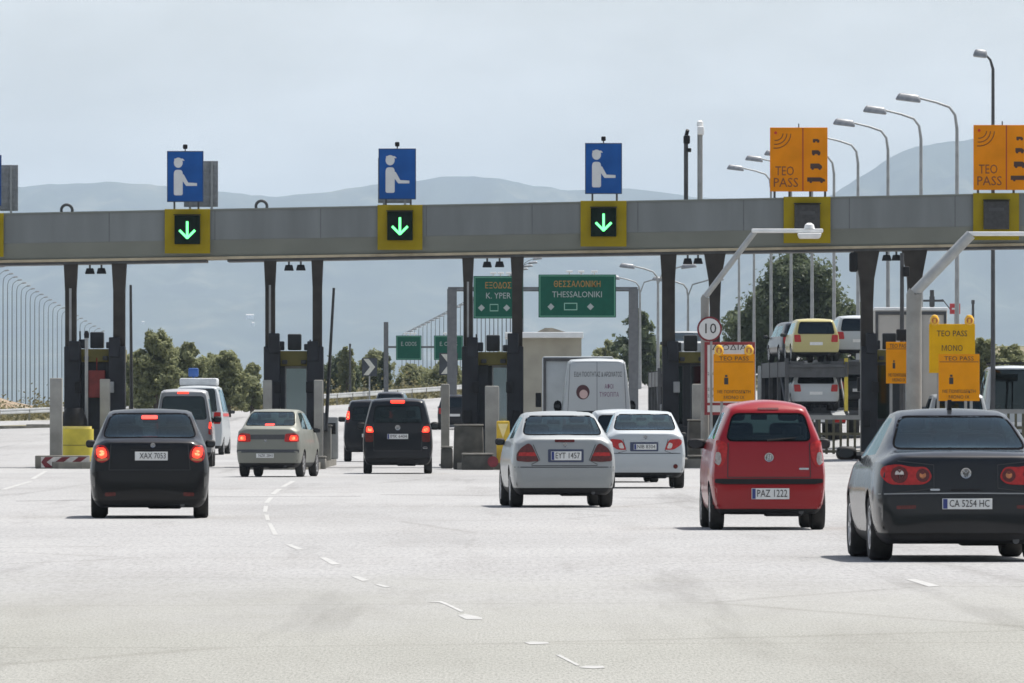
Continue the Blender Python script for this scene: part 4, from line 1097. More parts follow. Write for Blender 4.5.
# guard posts (pale pillars) around the booths
def guard_post(px0, px1, py0, Y, label, m=None, z0=None):
    xa, xb = X_(px0, Y), X_(px1, Y); w = xb - xa; z1 = Z_(py0, Y); zb = z0 if z0 is not None else zt(xa, Y) + .19
    t = thing('guard_post', label, 'guard post', ((xa + xb) / 2, Y, zb))
    MB().box((0, 0, (z1 - zb) / 2), (w, w, z1 - zb), bev=.03).build('shaft', m or M_POST, t, 40)
    MB().b2(-w / 2 - .06, w / 2 + .06, -w / 2 - .06, w / 2 + .06, 0, .07, bev=.01).build('foot_plate', M_GREY, t)
guard_post(50, 62.5, 378, 270, 'tall pale guard post at the far left beside the yellow crash cushion', z0=0)
guard_post(100, 110, 379, 273, 'pale guard post between the columns of the leftmost booth')
guard_post(263, 272, 380, 273.5, 'pale guard post left of the second booth')
guard_post(314, 323, 380, 272, 'pale guard post right of the second booth')
guard_post(485, 499, 386, 268, 'pale guard post in front of the third booth')
guard_post(441, 449.5, 384, 283, 'slender pale guard post left of the third booth', z0=0)
guard_post(692, 704, 384, 268, 'pale guard post under the round speed sign')

# yellow crash cushion on the left island
cc = thing('crash_cushion', 'yellow rounded crash cushion at the foot of the leftmost column', 'crash cushion', (X_(76.5, 271.5), 271.5, .2))
M_CUSH = mat('cushion_yellow', (.62, .52, .06), .6, var=.2, scale=2)
b_ = MB().prism(rnd([(-.5, -.5), (.5, -.5), (.5, .8), (-.5, .8)], .4, 6), .0, .98, 'xy'); b_.build('body', M_CUSH, cc, 40)
MB().prism(rnd([(-.44, -.44), (.44, -.44), (.44, .8), (-.44, .8)], .35, 6), .981, 1.06, 'xy').build('lid', mat('cushion_pale', (.66, .58, .2), .6), cc, 40)
MB().prism(rnd([(-.51, -.51), (.51, -.51), (.51, .81), (-.51, .81)], .41, 6), .48, .50, 'xy').build('band', M_OLIVE2, cc, 40)
# column base plate, dark
o = MB().lathe([(.42, .0), (.40, .2), (.26, .55)], (0, 0, 0), 'z', 16).build('column_collar', M_BLACK, smooth=40, loc=(X_(74, 272.6), 272.6, 1.262)); tag(o, 'dark flared collar on top of the yellow crash cushion', 'collar')

# chevron kerb block
M_CHR = mat('chevron_red', (.16, .012, .02), .6, var=.3, scale=6); M_CHW = mat('chevron_white', (.55, .53, .5), .6, var=.2, scale=6)
def chevron_block(x0, x1, y0, Y, label, flip=False, z0=0.):
    xa, xb = X_(x0, Y), X_(x1, Y); z1 = Z_(y0, Y); h = z1 - z0; L = xb - xa
    t = thing('chevron_block', label, 'kerb block', (xa, Y, z0))
    MB().b2(0, L, 0, .8, 0, h, bev=.03).build('block', M_KERB, t, 40)
    f = MB().b2(.18, L - .0, -.02, -.004, .03, h - .04).build('board', M_CHW, t)
    n = int((L - .2) / .50)
    for k in range(n + 1):
        x = .30 + k * .50; q = .20
        pl = [(x, .035), (x + .25, .035), (x + .25 - q, h / 2), (x + .25, h - .045), (x, h - .045), (x - q, h / 2)]
        pl = [(clamp(p, .185, L - .005), z) for p, z in pl]
        MB().prism(pl, -.026, -.0205).build('stripe', M_CHR, f)
chevron_block(35, 89, 455.5, 268, 'low kerb block with red and white chevrons at the far left')
# concrete blocks in front of the third booth
def conc_block(x0, x1, y0, Y, D, label, m=None, z0=0.):
    xa, xb = X_(x0, Y), X_(x1, Y)
    t = thing('concrete_block', label, 'concrete block', ((xa + xb) / 2, Y, z0))
    w = xb - xa; h = Z_(y0, Y) - z0
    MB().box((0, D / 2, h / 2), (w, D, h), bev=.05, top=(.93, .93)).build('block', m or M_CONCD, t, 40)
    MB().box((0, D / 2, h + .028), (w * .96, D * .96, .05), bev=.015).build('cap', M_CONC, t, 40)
    return t
conc_block(453, 484, 426, 263.5, 1.6, 'dark stained concrete block left of the third booth')
conc_block(440.5, 453, 448, 268, 1.2, 'low stained concrete block beside the dark block of the third booth', z0=0)
conc_block(461, 494, 455, 261, 1.6, 'low kerb block with a round red end in front of the third booth')
o = MB().lathe([(.16, -.02), (.16, 0)], (0, 0, 0), 'y', 16).build('reflector_disc', M_CHR, loc=(X_(493, 260.9), 260.9, .24)); tag(o, 'dark red reflector disc on the low kerb block', 'reflector')
conc_block(688, 707, 421, 266, 1.8, 'concrete block behind the white saloon at the fourth booth')
conc_block(316, 326, 458, 266, 1.0, 'pale kerb block right of the olive silver saloon', M_CONC)
conc_block(688, 703, 457, 262.5, 1.2, 'low kerb block left of the red hatchback')
# yellow drum with a pale triangle, in front of booth three
yd = thing('marker_bin', 'yellow box with a pale triangle between the third booth and the silver saloon', 'marker bin', (X_(503, 262), 262, .2))
MB().b2(-.19, .19, -.15, .15, 0, 1.22, bev=.03).build('body', mat('bin_yellow', (.55, .36, .02), .5, var=.2), yd, 40)
MB().prism([(-.15, 1.14), (.15, 1.14), (.0, .72)], -.162, -.152).build('triangle', mat('bin_pale', (.75, .62, .28), .5), yd)
# coin machine / barrier gates with raised booms
def barrier(px, Y, ptop, pxtop, label, m):
    x = X_(px, Y); z0 = zt(x, Y) + .2
    t = thing('barrier_gate', label, 'barrier gate', (x, Y, z0))
    MB().b2(-.16, .16, -.2, .2, 0, 1.05, bev=.03).b2(-.19, .19, -.23, .23, 1.051, 1.1, bev=.01).build('cabinet', m, t, 40)
    zt2 = Z_(ptop, Y) - z0; xt = X_(pxtop, Y) - x
    MB().tube([(-.0, -.24, .9), (xt * .5, -.24, lerp(.9, zt2, .5)), (xt, -.24, zt2)], [.06, .05, .04], 8).build('boom', M_DARKST, t, 40)
barrier(326, 277, 288, 334, 'raised dark barrier boom right of the second booth', M_POST)
barrier(132, 280, 285, 131, 'raised barrier boom right of the leftmost booth', M_POST)
ma = thing('payment_machine', 'grey payment machine beside the second booth', 'payment machine', (X_(332, 286), 286, .2))
MB().b2(-.2, .2, -.25, .25, 0, 1.35, bev=.05).build('housing', M_GREY, ma, 40); MB().b2(-.12, .12, -.27, -.252, .8, 1.15).build('screen', M_BLACK, ma)
# thin pole with cap beside the first booth
o = thing('slim_pole', 'slim pale pole with a dark cap left of the first booth window', 'pole', (X_(86.5, 273), 273, .2))
MB().tube([(0, 0, 0), (0, 0, Z_(338, 273) - .2)], .05, 8).build('shaft', M_GREY, o, 40); MB().lathe([(.07, 0), (.08, .12), (.04, .22)], (0, 0, Z_(338, 273) - .2), 'z', 10).build('cap', M_BLACK, o, 40)

# ------------------------------------------------------------------ reader masts over the pass lanes
def reader_mast(px, pz, knee, elbow, pxe, Y, r, label):
    x = X_(px, Y); z0 = zt(x, Y)
    t = thing('reader_mast', label, 'mast', (x, Y, z0))
    zk = Z_(pz, Y) - z0; xe = X_(elbow[0], Y) - x; ze = Z_(elbow[1], Y) - z0; x2 = X_(pxe, Y) - x
    MB().tube([(0, 0, 0), (0, 0, zk), (0.02, 0, zk + .02)], r, 12).build('pole', M_POST, t, 40)
    MB().tube([(-.02, 0, zk), (xe, 0, ze)], r * .72, 10).build('strut', mat('mast_grey_arm', (.36, .37, .36), .45, .2, var=.12), t, 40)
    a = MB().box(((xe + x2) / 2 - .05, 0, ze + .02), (x2 - xe + .1, .24, .12), bev=.03).build('arm', M_WHITE, t, 40)
    MB().box((lerp(xe, x2, .80), 0, ze - .13), ((x2 - xe) * .30, .5, .16), bev=.04, top=(1.2, 1.1)).build('reader_head', M_WHITE, a, 40)
    MB().lathe([(.16, 0), (.13, .12), (.05, .17)], (lerp(xe, x2, .80), 0, ze + .081), 'z', 12).build('cap', M_WHITE, a, 40)
    MB().lathe([(r + .13, 0), (r + .13, .05), (r + .02, .06)], (0, 0, .0), 'z', 14).build('foot_plate', M_GREY, t)
reader_mast(705, 298, None, (755, 231.5), 823, 263, .125, 'pale bent mast reaching over the lane of the red hatchback')
reader_mast(914, 294, None, (971, 234.5), 1062, 257, .22, 'thick pale bent mast reaching over the lane of the black coupe')

# round speed sign
Ys = 262.2
t = thing('speed_sign', 'round white 10 sign with a dark red ring left of the orange panel', 'sign', (X_(709.5, Ys), Ys, zt(5.7, Ys)))
zc = Z_(329, Ys) - zt(5.7, Ys)
MB().tube([(.05, .03, 0), (.05, .03, zc + .2)], .035, 8).build('post', M_GREY, t, 40)
d = MB().lathe([(.365, 0), (.365, .02)], (0, -.03, zc), 'y', 28).build('disc', M_CHR, t)
MB().lathe([(.31, -.012), (.31, -.002)], (0, -.031, zc), 'y', 28).build('face', M_SIGNW, d)
lettering('10', .42, M_INK, d, (0, -.048, zc))
# white notice board with a red frame
Yn = 262.6
t = thing('notice_board', 'white notice board with a dark red frame behind the orange panel', 'notice board', (X_(730, Yn), Yn, zt(6.3, Yn)))
x0, x1 = X_(704.5, Yn) - t.location.x, X_(755, Yn) - t.location.x; z0, z1 = Z_(415, Yn) - t.location.z, Z_(342, Yn) - t.location.z
MB().b2(x0, x1, 0, .05, z0, z1, bev=.01).build('frame', mat('frame_red', (.24, .025, .03), .5, var=.15), t)
MB().b2(x0 + .085, x1 - .085, -.012, -.002, z0 + .36, z1 - .085).build('upper_field', M_SIGNW, t); MB().b2(x0 + .085, x1 - .085, -.012, -.002, z0 + .085, z0 + .28).build('lower_field', M_SIGNW, t)
lettering('ΔΙΟΔΙΑ', .2, M_INK, t, (-.02, -.016, z1 - .17), width=1.0)
for zz in (.55, .75, 1.2): lettering('2.40', .12, M_INK, t, (x0 + .19, -.016, z0 + zz), width=.2)
for sx in (x0 + .2, x1 - .2): MB().b2(sx - .04, sx + .04, .055, .12, 0, z1 - .2).build('post', M_GREY, t)
# orange pass panels
M_PANEL = mat('panel_orange', (.70, .27, .005), .7, var=.08, scale=2, spec=.08)
M_PANEL2 = mat('panel_yellow', (.68, .38, .008), .7, var=.08, scale=2, spec=.08)
def pass_panel(x0, x1, y0, y1, Y, label, m=None, lamps=False, lines=None, tilt=0.):
    w = X_(x1, Y) - X_(x0, Y); h = (y1 - y0) * Y / F; zb = Z_(y1, Y); xc = X_((x0 + x1) / 2, Y); g = zt(xc, Y)
    t = thing('lane_pass_sign', label, 'sign', (xc, Y, g), 0); zb -= g
    p = MB().b2(-w / 2, w / 2, -.03, .02, zb, zb + h, bev=.01).build('panel', m or M_PANEL, t)
    for ty, fz, sz, wd in (lines or (('TEO PASS', .90, .17, .72), ('ΜΕ ΠΟΜΠΟΔΕΚΤΗ', .20, .13, .80), ('ΜΟΝΟ ΙΧ', .08, .13, .50))):
        lettering(ty, sz, M_INK, p, (0, -.034, zb + h * fz), width=w * wd)
    if not lines:
        MB().b2(-w * .24, -w * .14, -.036, -.031, zb + h * .36, zb + h * .50).b2(-w * .22, -w * .16, -.036, -.031, zb + h * .515, zb + h * .56).build('symbol', M_INK, p)
        MB().b2(-w / 2 + .03, w / 2 - .03, -.0335, -.031, zb + h * .825, zb + h * .84).build('rule', M_BROWN, p)
    for sx in (-.3, .3): MB().b2(w * sx - .04, w * sx + .04, .025, .09, 0, zb + h * .8).build('post', M_GREY, t)
    if lamps:
        for sx in (-w / 2 + .16, w / 2 - .16):
            l = MB().lathe([(.10, -.02), (.14, .05), (.14, .17), (.08, .27), (.02, .29)], (sx, .06, zb + h - .02), 'z', 14).build('warning_lamp', mat('lamp_yellow', (.75, .42, .01), .25, var=.1, coat=.5), t, 40)
            MB().lathe([(.09, -.075), (.09, .0)], (sx, 0, zb + h + .1), 'y', 12).build('lens', M_AMBER, l)
pass_panel(713.5, 754.5, 354, 401.5, 261, 'orange TEO PASS panel with two yellow warning lamps on top', lamps=True)
pass_panel(886, 911.5, 342, 383.5, 264, 'orange TEO PASS panel partly hidden by the thick bent mast')
pass_panel(929, 975, 324, 373, 259, 'yellow TEO PASS panel, uppermost and tilted back, at the right', M_PANEL2, lines=(('TEO PASS', .80, .24, .66), ('ΜΟΝΟ', .5, .22, .45)), lamps=True)
pass_panel(938.5, 979.5, 354, 401, 256, 'lowest orange TEO PASS panel above the roof of the black coupe')
# black signal pole beside the fifth booth
Yp = 266
t = thing('signal_pole', 'black pole with small floodlights left of the thick bent mast', 'pole', (X_(902, Yp), Yp, zt(11.5, Yp)))
zz = Z_(253, Yp) - t.location.z
MB().tube([(0, 0, 0), (0, 0, zz)], [.075, .06], 10).build('shaft', M_DARKST, t, 40)
MB().box((.12, -.05, zz - .55), (.2, .2, .3), bev=.03).build('floodlight', M_BLACK, t, 40)
MB().box((-.02, -.05, Z_(335, Yp) - t.location.z), (.3, .3, .34), bev=.03).build('control_box', M_BLACK, t, 40)
# lamp on a bracket hanging at the fifth column
x = X_(854, GY); o = thing('bracket_floodlight', 'dark floodlight cluster hung left of the fifth booth column', 'floodlight', (x, GY + .4, Z_(262, GY)))
MB().box((0, 0, 0), (.26, .28, .6), bev=.06).build('housing', M_BLACK, o, 40); MB().tube([(0, .05, .25), (.15, .05, .45)], .04, 6).build('bracket', M_DARKST, o)

# slatted lane fences on the right
M_FENCE = mat('fence_olive_grey', (.10, .095, .06), .7, var=.3, scale=3)
def lane_fence(x0, x1, Y, y0, y1, label):
    xa, xb = X_(x0, Y), X_(x1, Y); zb = zt((xa + xb) / 2, Y); zt_ = Z_(y0, Y)
    t = thing('lane_fence', label, 'fence', (xa, Y, zb)); L = xb - xa; h = zt_ - zb
    for z in (.12, h * .55, h - .05): MB().b2(0, L, -.03, .03, z, z + (.09 if z < h - .1 else .14)).build('rail', M_GREY if z > h - .1 else M_FENCE, t)
    s = MB()
    n = int(L / .22)
    for k in range(n + 1): s.b2(k * L / n - .04, k * L / n + .04, .032, .06, .08, h - .02)
    s.build('slats', M_FENCE, t)
    for k in range(int(L / 1.5) + 1): MB().b2(k * 1.5 - .06, k * 1.5 + .06, .062, .17, 0, h + .05).build('post', M_DARKST, t)
lane_fence(770, 862, 285, 418, 445, 'slatted olive lane fence between the red hatchback and the fifth booth')
lane_fence(935, 1060, 285, 412, 445, 'slatted olive lane fence at the right edge behind the black coupe')

# small pale control building behind the third booth
Yk = 312; zg = ground_at(545, Yk)
t = thing('control_building', 'small beige building with a flat white roof slab behind the third booth', 'building', (X_(546, Yk), Yk, zg))
xa, xb = X_(519, Yk) - t.location.x, X_(581.5, Yk) - t.location.x; zr = Z_(338, Yk) - zg
w_ = MB().b2(xa, xb, 0, 5, 0, zr).build('wall', mat('beige_render', (.35, .33, .27), .9, var=.15, scale=1.2), t)
MB().b2(X_(505, Yk) - t.location.x, xb + .06, -.5, 5.3, zr + .002, zr + .2, bev=.02).build('roof', M_WHITE, t)
MB().prism([(xa + .6, zr + .202), (xb - .5, zr + .202), (xb - 1.0, zr + .36), (xa + .9, zr + .36)], 1, 4, 'xz').build('roof_mound', M_KERB, t)
f = MB().b2(.1, .9, -.03, .02, 0, 2.3).build('door', M_BOOTHG, t); MB().b2(.8, .84, -.06, -.031, 1.1, 1.2).build('handle', M_CHROME, f)
# ------------------------------------------------------------------ lamp posts
def lamp_post(name, label, x, Y, ztop, arm, r=.11, group=None, m=None, both=False, hl=.95, straight=False, hw=1.):
    zb = zt(x, Y) - .1
    t = thing(name, label, 'street lamp', (x, Y, zb), group=group); h = ztop - zb
    mm = m or M_GREY
    sgn = 1 if arm > 0 else -1
    a = abs(arm)
    if straight:
        MB().tube([(0, 0, 0), (0, 0, h - .4), (sgn * a * .4, 0, h - .1), (sgn * a, 0, h + .05)], [r, r * .62, r * .5, r * .4], 8).build('mast', mm, t, 50)
    else:
        MB().tube([(0, 0, 0), (0, 0, h - 1.0), (sgn * a * .05, 0, h - .5), (sgn * a * .2, 0, h - .22), (sgn * a * .55, 0, h - .05), (sgn * a, 0, h + .1)], [r, r * .6, r * .52, r * .46, r * .42, r * .36], 8).build('mast', mm, t, 50)
    for s_ in ((1, -1) if both else (1,)):
        if s_ < 0: MB().tube([(0, 0, h - .95), (-sgn * a * .2, 0, h - .22), (-sgn * a, 0, h + .1)], r * .45, 6).build('arm', mm, t, 50)
        MB().box((s_ * sgn * (a + hl * .4), 0, h + .12), (hl, .42 * hw, .27 * hw), ry=-s_ * sgn * R(7), bev=.07, top=(.75, .5)).build('lamp_head', M_RIB, t, 50)
    return t
xs = [957, 921, 888, 858, 834, 812, 791, 771, 754, 739]
tops = [97, 109, 121.5, 136, 148, 152, 157, 166, 212, 222]
nm_ = ['nearest lamp of the right-hand row, tallest', 'second lamp of the right-hand row', 'third lamp of the right-hand row', 'fourth lamp of the right-hand row, above the orange sign edge', 'fifth lamp of the right-hand row', 'sixth lamp of the right-hand row', 'seventh lamp of the right-hand row', 'eighth lamp of the right-hand row, left of the orange sign', 'ninth lamp of the right-hand row', 'tenth and lowest lamp of the right-hand row']
for k, (px, py) in enumerate(zip(xs, tops)):
    Y = 321 + 22 * k; lamp_post('street_lamp', 'curved grey mast, ' + nm_[k], X_(px, Y), Y, Z_(py + 4, Y), -1.35 - .02 * k, .10, group='street lamps in the right-hand row')
# tall straight lamp at the right edge
lamp_post('street_lamp', 'tall dark mast with one tilted head, behind the orange sign at the right edge', X_(993, 300), 300, Z_(57, 300), -.22, .085, m=M_DARKST, straight=True, hl=.5)
M_FARM = mat('far_mast_haze_tint', (.17, .19, .21), .7, var=.1)  # grey-blue colour paints extra haze onto the far masts
# two long rows far away
for k in range(24):
    t_ = k / 23; px = lerp(-6, 98, t_); py = lerp(268, 332, t_ ** .9); Y = lerp(740, 1180, t_)
    lamp_post('distant_lamp', 'slender hazy mast in the far row at the left edge', X_(px, Y), Y, Z_(py, Y), .5, .06, hl=.5, hw=.45, m=M_FARM, group='far lamp masts at the left')
for k in range(30):
    t_ = k / 29; px = lerp(523, 402, t_); py = lerp(260, 332, t_ ** .85); Y = lerp(700, 1200, t_)
    lamp_post('distant_lamp', 'slender hazy mast in the far row dropping left from the green signs', X_(px, Y), Y, Z_(py, Y), .8, .06, hl=.8, hw=.7, m=M_FARM, group='far lamp masts behind the green signs')
for px, py, Y, lb in ((658, 268, 520, 'double-armed lamp left of the fourth booth column'), (688, 281, 560, 'double-armed lamp between the fourth pair of columns'), (640, 279, 600, 'double-armed lamp just right of the large green sign')):
    lamp_post('street_lamp', 'grey ' + lb, X_(px, Y), Y, Z_(py, Y), -1.4, .11, both=True)

# ------------------------------------------------------------------ green direction signs on their portal
M_GREEN = mat('sign_green', (.008, .085, .055), .7, var=.08, spec=.1)
M_SGREY = mat('portal_grey', (.12, .125, .13), .6, var=.15)
Yg = 450.
g0 = ground_at(540, Yg)
t = thing('sign_portal', 'grey sign portal spanning the road behind the booths', 'portal', (0, Yg, g0))
xa, xb = X_(452, Yg), X_(633.5, Yg); zb_ = Z_(291, Yg) - g0
for x in (xa, xb): MB().b2(x - .24, x + .24, -.25, .25, -.4, zb_ + .1).build('post', M_SGREY, t)
MB().b2(xa - .2, xb + .2, -.1, .1, zb_ - .02, zb_ + .09).b2(xa - .2, xb + .2, -.1, .1, zb_ + .35 - .25, zb_ + .2).build('crossbar', M_SGREY, t)
def green_sign(x0, x1, y0, y1, Y, label, lines, extra=True):
    w = X_(x1, Y) - X_(x0, Y); h = (y1 - y0) * Y / F
    t = thing('direction_sign', label, 'road sign', (X_((x0 + x1) / 2, Y), Y, Z_(y1, Y)))
    p = MB().b2(-w / 2, w / 2, -.05, .04, 0, h, bev=.02).build('panel', M_GREEN, t)
    b = MB(); e = .07
    b.b2(-w / 2 + .05, w / 2 - .05, -.056, -.051, .05, .05 + .04).b2(-w / 2 + .05, w / 2 - .05, -.056, -.051, h - .09, h - .05)
    b.b2(-w / 2 + .05, -w / 2 + .09, -.056, -.051, .091, h - .091).b2(w / 2 - .09, w / 2 - .05, -.056, -.051, .091, h - .091)
    b.build('border', mat('sign_border', (.10, .3, .2), .6, var=0), p)
    for tx, fz, sz, wd, mm in lines: lettering(tx, sz, mm, p, (0, -.06, h * fz), width=w * wd)
    if extra:
        s = MB()
        for fx in (-.34, .17): s.prism([(w * fx, h * .17), (w * fx + .17, h * .25), (w * fx, h * .33), (w * fx - .17, h * .25)], -.058, -.052)
        s.build('arrow', M_WT, p)
        q = MB().b2(-w * .17, w * .0, -.058, -.052, h * .17, h * .19).b2(-w * .17, w * .0, -.058, -.052, h * .32, h * .34).b2(-w * .17, -w * .16, -.058, -.052, h * .191, h * .319).b2(-w * .01, w * .0, -.058, -.052, h * .191, h * .319)
        q.build('route_box', mat('sign_pale_green', (.25, .45, .36), .6, var=0), p)
    for k, fx in enumerate((-.1, .05, .22)):
        MB().tube([(w * fx, .0, h), (w * fx, -.35, h + .12)], .03, 6).box((w * fx, -.4, h + .14), (.32, .2, .1), bev=.02).build('lamp', M_WHITE, t)
M_OT = mat('sign_orange_film', (.40, .20, .03), .6, var=0)
M_WT = mat('sign_white_text', (.34, .38, .37), .6, var=0)
green_sign(538.5, 616, 274.5, 317.5, Yg - .35, 'large green road sign reading THESSALONIKI right of the third booth columns',
           (('ΘΕΣΣΑΛΟΝΙΚΗ', .77, .42, .60, M_OT), ('THESSALONIKI', .53, .42, .64, M_WT)))
MB_t = green_sign(473.5, 523, 276, 318.5, Yg - .36, 'green road sign behind the third pair of columns',
           (('ΕΞΟΔΟΣ', .77, .42, .52, M_OT), ('K. YPER', .53, .42, .50, M_WT)))
Yq = 620.
for x0, x1, lb in ((396, 421.5, 'small green road sign far off, left of the arrow board'), (434, 463, 'small green road sign far off, behind the left portal post')):
    green_sign(x0, x1, 335.5, 360, Yq, lb, (('E. ODOS', .65, .4, .6, M_WT),), False)
t = thing('sign_portal', 'thin far portal carrying two small green signs', 'portal', (0, Yq + .3, ground_at(420, Yq)))
gz = t.location.z; xa = X_(386, Yq)
MB().b2(xa - .16, xa + .16, -.15, .15, -.4, Z_(322, Yq) - gz).build('post', M_SGREY, t); MB().b2(xa, X_(470, Yq), -.08, .08, Z_(348, Yq) - gz, Z_(346, Yq) - gz).build('crossbar', M_SGREY, t)
xq = X_(470, Yq); MB().b2(xq - .16, xq + .16, -.15, .15, -.4, Z_(340, Yq) - gz).build('post', M_SGREY, t)
# chevron arrow boards by the guard rail
for px, py, hp, Y, lb in ((369.5, 367, 18, 585, 'dark arrow board pointing right beside the far guard rail'), (448.5, 364, 22, 560, 'dark arrow board pointing right near the third booth')):
    s = hp / F * Y; z = Z_(py, Y); g = ground_at(px, Y)
    t = thing('arrow_board', lb, 'arrow board', (X_(px, Y), Y, g)); z -= g
    MB().b2(-s * .42, s * .42, -.03, .03, z - s / 2, z + s / 2).build('board', M_BOOTHD, t)
    a = s * .42
    MB().prism([(-a * .8, z - s * .45), (-a * .1, z - s * .45), (a * .75, z), (-a * .1, z + s * .45), (-a * .8, z + s * .45), (a * .05, z)], -.04, -.031).build('arrow', mat('arrow_pale', (.5, .5, .44), .6), t)
    MB().b2(-.05, .05, .031, .1, -.3, z + s * .3).build('post', M_GREY, t)
# utility pole and red plate
Yu = 420; g = ground_at(932, Yu)
t = thing('utility_pole', 'dark utility pole with cross arms right of the thick bent mast', 'utility pole', (X_(932, Yu), Yu, g))
z = Z_(290, Yu) - g
MB().tube([(0, 0, -.3), (0, 0, z)], [.13, .1], 8).build('pole', M_DARKST, t, 40)
MB().b2(-.5, .55, -.05, .05, z - .55, z - .45).b2(-.12, .12, -.1, .1, z - .75, z - .3).build('cross_arm', M_DARKST, t)
MB().tube([(.1, 0, z - .5), (.5, 0, z - .45), (.85, 0, z - .9)], .03, 6).build('stay', M_DARKST, t)
Yr = 400; g = ground_at(940, Yr)
t = thing('red_plate_sign', 'small red plate on a thin post above the yellow panels', 'sign', (X_(955, Yr), Yr, Z_(314, Yr)))
h_ = 10.5 / F * Yr; w_ = 10.5 / F * Yr / 2
MB().b2(-w_, w_, -.03, .02, 0, h_, bev=.01).build('plate', mat('plate_red', (.42, .03, .035), .5), t)
MB().b2(-w_ * .6, w_ * .6, -.035, -.031, h_ * .42, h_ * .58).build('bar', M_SIGNW, t); MB().b2(-.03, .03, .021, .07, g - t.location.z - .2, h_ * .5).build('post', M_GREY, t)
for px, pt, Y, lb in ((973, 302, 430, 'short dark pole right of the yellow panels'), (350, 345, 620, 'thin dark pole among the far trees left of the arrow board'),):
    o = thing('slim_pole', lb, 'pole', (X_(px, Y), Y, ground_at(px, Y) - .2)); hp = Z_(pt, Y) - o.location.z
    MB().tube([(0, 0, 0), (0, 0, hp)], [.1, .06], 8).build('shaft', M_DARKST, o, 40); MB().box((0, 0, hp), (.16, .16, .2), bev=.03).build('cap', M_DARKST, o)

# ------------------------------------------------------------------ guard rails
M_RAIL = mat('galvanised_rail', (.50, .51, .50), .45, .35, var=.12, scale=1.5)
M_RPOST = mat('rail_post', (.26, .24, .18), .8, var=.3)
def guard_rail(label, pts, h=.80, step=4., th=.33):
    P = [Vector((x, y, zt(x, y))) for x, y in pts]
    t = thing('guard_rail', label, 'guard rail', P[0])
    dense = []
    for A, B in zip(P, P[1:]):
        n = max(1, int((B - A).length / step))
        dense += [A.lerp(B, k / n) for k in range(n)]
    dense.append(P[-1])
    dense = [Vector((p.x, p.y, zt(p.x, p.y))) - P[0] for p in dense]
    prof = [(0, h - th), (-.05, h - th + .03), (-.05, h - th * .66), (0.02, h - th / 2), (-.05, h - th * .33), (-.05, h - .03), (0, h)]
    m = MB(); rows = []
    for p in dense: rows.append([m.bm.verts.new((p.x, p.y + a, p.z + b)) for a, b in prof])
    for A, B in zip(rows, rows[1:]):
        for i in range(len(prof) - 1): m.bm.faces.new((A[i], B[i], B[i + 1], A[i + 1]))
    m.build('rail', M_RAIL, t)
    for p in dense[:90]: MB().b2(p.x - .06, p.x + .06, p.y + .03, p.y + .15, p.z - .3, p.z + h - .04).build('post', M_RPOST, t)
RAIL = [(-44, 545), (-31.9, 560), (-18.8, 592), (-11.9, 612), (-5.1, 640), (4, 685), (14, 740), (26, 810)]
guard_rail('pale guard rail along the left side of the far road', RAIL)
guard_rail('pale guard rail on the right of the far road behind the car carrier', [(12.0, 560), (16.5, 600), (20, 640), (24, 690)])

# ------------------------------------------------------------------ ground, road, markings
def grid_sheet(name, xs, ys, zf, m, label=None):
    bm = bmesh.new(); V = [[bm.verts.new((x, y, zf(x, y))) for x in xs(y)] for y in ys]
    for A, B in zip(V, V[1:]):
        for i in range(len(A) - 1): bm.faces.new((A[i], A[i + 1], B[i + 1], B[i]))
    o = mk(name, bm, m, smooth=60); o['kind'] = 'structure'
    return o
def nodes_mat(name):
    m = bpy.data.materials.new(name); m.use_nodes = True
    return m, m.node_tree, m.node_tree.nodes['Principled BSDF']
def ramp(nt, src, stops):
    r = nt.nodes.new('ShaderNodeValToRGB'); e = r.color_ramp.elements
    while len(e) < len(stops): e.new(.5)
    for q, (p, c) in zip(e, stops): q.position = p; q.color = (*c, 1) if len(c) == 3 else c
    nt.links.new(src, r.inputs['Fac']); return r
def nz(nt, vec, scale, detail=6, rough=.6, sc=None):
    n = nt.nodes.new('ShaderNodeTexNoise'); n.inputs['Scale'].default_value = scale; n.inputs['Detail'].default_value = detail; n.inputs['Roughness'].default_value = rough
    if sc:
        mp = nt.nodes.new('ShaderNodeMapping'); mp.inputs['Scale'].default_value = sc
        nt.links.new(vec, mp.inputs['Vector']); nt.links.new(mp.outputs['Vector'], n.inputs['Vector'])
    else: nt.links.new(vec, n.inputs['Vector'])
    return n
def mixc(nt, f, a, b, mode='MIX'):
    m = nt.nodes.new('ShaderNodeMix'); m.data_type = 'RGBA'; m.blend_type = mode
    for s_, k in ((f, 'Factor'), (a, 'A'), (b, 'B')):
        if isinstance(s_, (int, float)): m.inputs[k].default_value = s_
        elif isinstance(s_, tuple): m.inputs[k].default_value = (*s_, 1)
        else: nt.links.new(s_, m.inputs[k])
    return m.outputs['Result']
